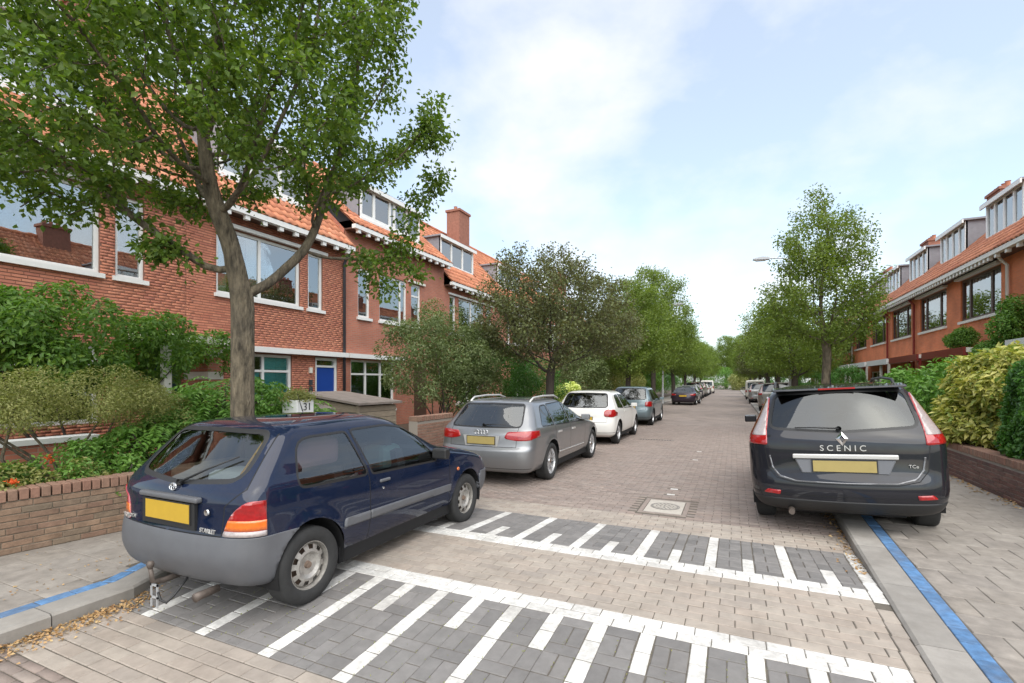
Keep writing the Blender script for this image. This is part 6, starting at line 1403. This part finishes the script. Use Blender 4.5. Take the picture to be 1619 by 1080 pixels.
# litter and weeds
rng = np.random.default_rng(12)
def litter(name, n, fx, label_m, z, ln=.035):
    P_ = np.array([fx() for _ in range(n)]); Nn = unit(np.array([0, 0, 1])+rng.normal(0, .35, (n, 3))); o = leaf_obj(name, P_, Nn, rng.normal(size=(n, 3)), ln*rng.uniform(.5, 1.2, n), ln*.6, label_m, fold=.2); tag(o, kind='stuff'); return o
def fx1(): y = rng.uniform(.6, 2.5); return (kl(y)+abs(rng.normal(0, .11))+.01, y, .008+abs(rng.normal(0, .006)))
def fx2(): y = rng.uniform(5.0, 8.6); return (kr(y)-abs(rng.normal(0, .07))-.005, y, zs(y)+.008)
def fx3(): y = rng.uniform(6.6, 13); return (3.36-abs(rng.normal(0, .10)), y, .107)
def fx4(): y = rng.uniform(.8, 3.2); return (-4.75-abs(rng.normal(0, .45)), y, .107)
litter('fallen_leaves', 1300, fx1, 'leaf_dry', 0, .030); litter('kerb_leaves', 220, fx2, 'leaf_dry', 0, .04); litter('wall_foot_leaves', 300, fx3, 'leaf_dry', 0, .05); litter('pavement_petals', 160, fx4, 'leaf_dry', 0, .025)
def fx5(): return (rng.uniform(-2.6, .2), 2.1+abs(rng.normal(0, .35)), 0)
P_ = []
for i in range(700):
    k = rng.integers(-4, 6); x = -2.70+k*6*P+rng.choice([P, 2*P, 3*P, 4*P, 5*P, 6*P])+rng.normal(0, .004); y = rng.uniform(2.1, 3.1); P_.append((x, y, zs(y)-.002))
P_ = np.array(P_); o = leaf_obj('joint_weeds', P_, unit(rng.normal(size=(len(P_), 3))), rng.normal(0, .5, (len(P_), 3))+np.array([0, 0, 1]), .014, .006, 'leaf_olive'); tag(o, kind='stuff')
# ------------------------------------------------------------------ parked cars
CG = 'cars parked along the left kerb'; CR = 'cars parked along the right kerb'
c = place(car_hatch(), -3.66, 2.66, 0, 0, .04); tag(c, 'old navy blue three-door hatchback with grey bumper in the foreground', 'car', CG)
c = place(car_mpv(), 1.17, 6.92, 4.9, -3.3, .045); tag(c, 'charcoal people carrier with yellow plate parked half on the right pavement', 'car', CR)
mpv = c
c = place(car_estate(), -3.74, 7.94); tag(c, 'grey estate car with silver roof rails behind the navy hatchback', 'car', CG); est = c
c = place(car_compact(), -3.68, 13.33, 0); tag(c, 'white hatchback with square red tail lamps', 'car', CG); wht = c
c = place(car_compact('paint_steel', .06, 1, 'seven'), -3.68, 19.57); tag(c, 'steel blue hatchback ahead of the white one', 'car', CG); stl = c
c = place(car_saloon(), -3.30, 38, 2); tag(c, 'dark plum saloon with yellow plate beside the left lamp post', 'car', CG); sal = c
def again(src, x, y, lab, swap, grp, hd=0, s=1.0, z=0, roll=0):
    c = copy_tree(src, None, swap); place(c, x, y, hd, roll, z); c.scale = (s, s, s); tag(c, lab, 'car', grp); return c
again(est, -3.55, 45.5, 'pale silver car just ahead of the plum saloon', {'paint_grey': 'paint_silver'}, CG)
again(mpv, -3.7, 52.5, 'tall dark car in the middle of the far left row', {'paint_charcoal': 'paint_plum'}, CG)
again(mpv, -3.7, 58.8, 'tall taupe car before the white cars far up the left', {'paint_charcoal': 'paint_taupe'}, CG, 0, 1.05)
again(wht, -3.6, 65.0, 'white hatchback far up the left row', {}, CG)
again(wht, -3.6, 70.3, 'dark hatchback far up the left row', {'paint_white': 'paint_black'}, CG)
v = place(car_van(), -3.5, 77); tag(v, 'cream van at the far end of the left row', 'van', CG)
again(mpv, 2.2, 30.3, 'taupe people carrier with tall red lamps ahead of the charcoal one', {'paint_charcoal': 'paint_taupe'}, CR, 2, 1, .045, -3)
again(mpv, 1.98, 42, 'red-lamped silver car second ahead of the charcoal one', {'paint_charcoal': 'paint_silver'}, CR, 1, .97, .045, -3)
again(v, 1.95, 52, 'pale van farthest ahead on the right kerb', {}, CR, 0, .95, .045, -3)['category'] = 'van'
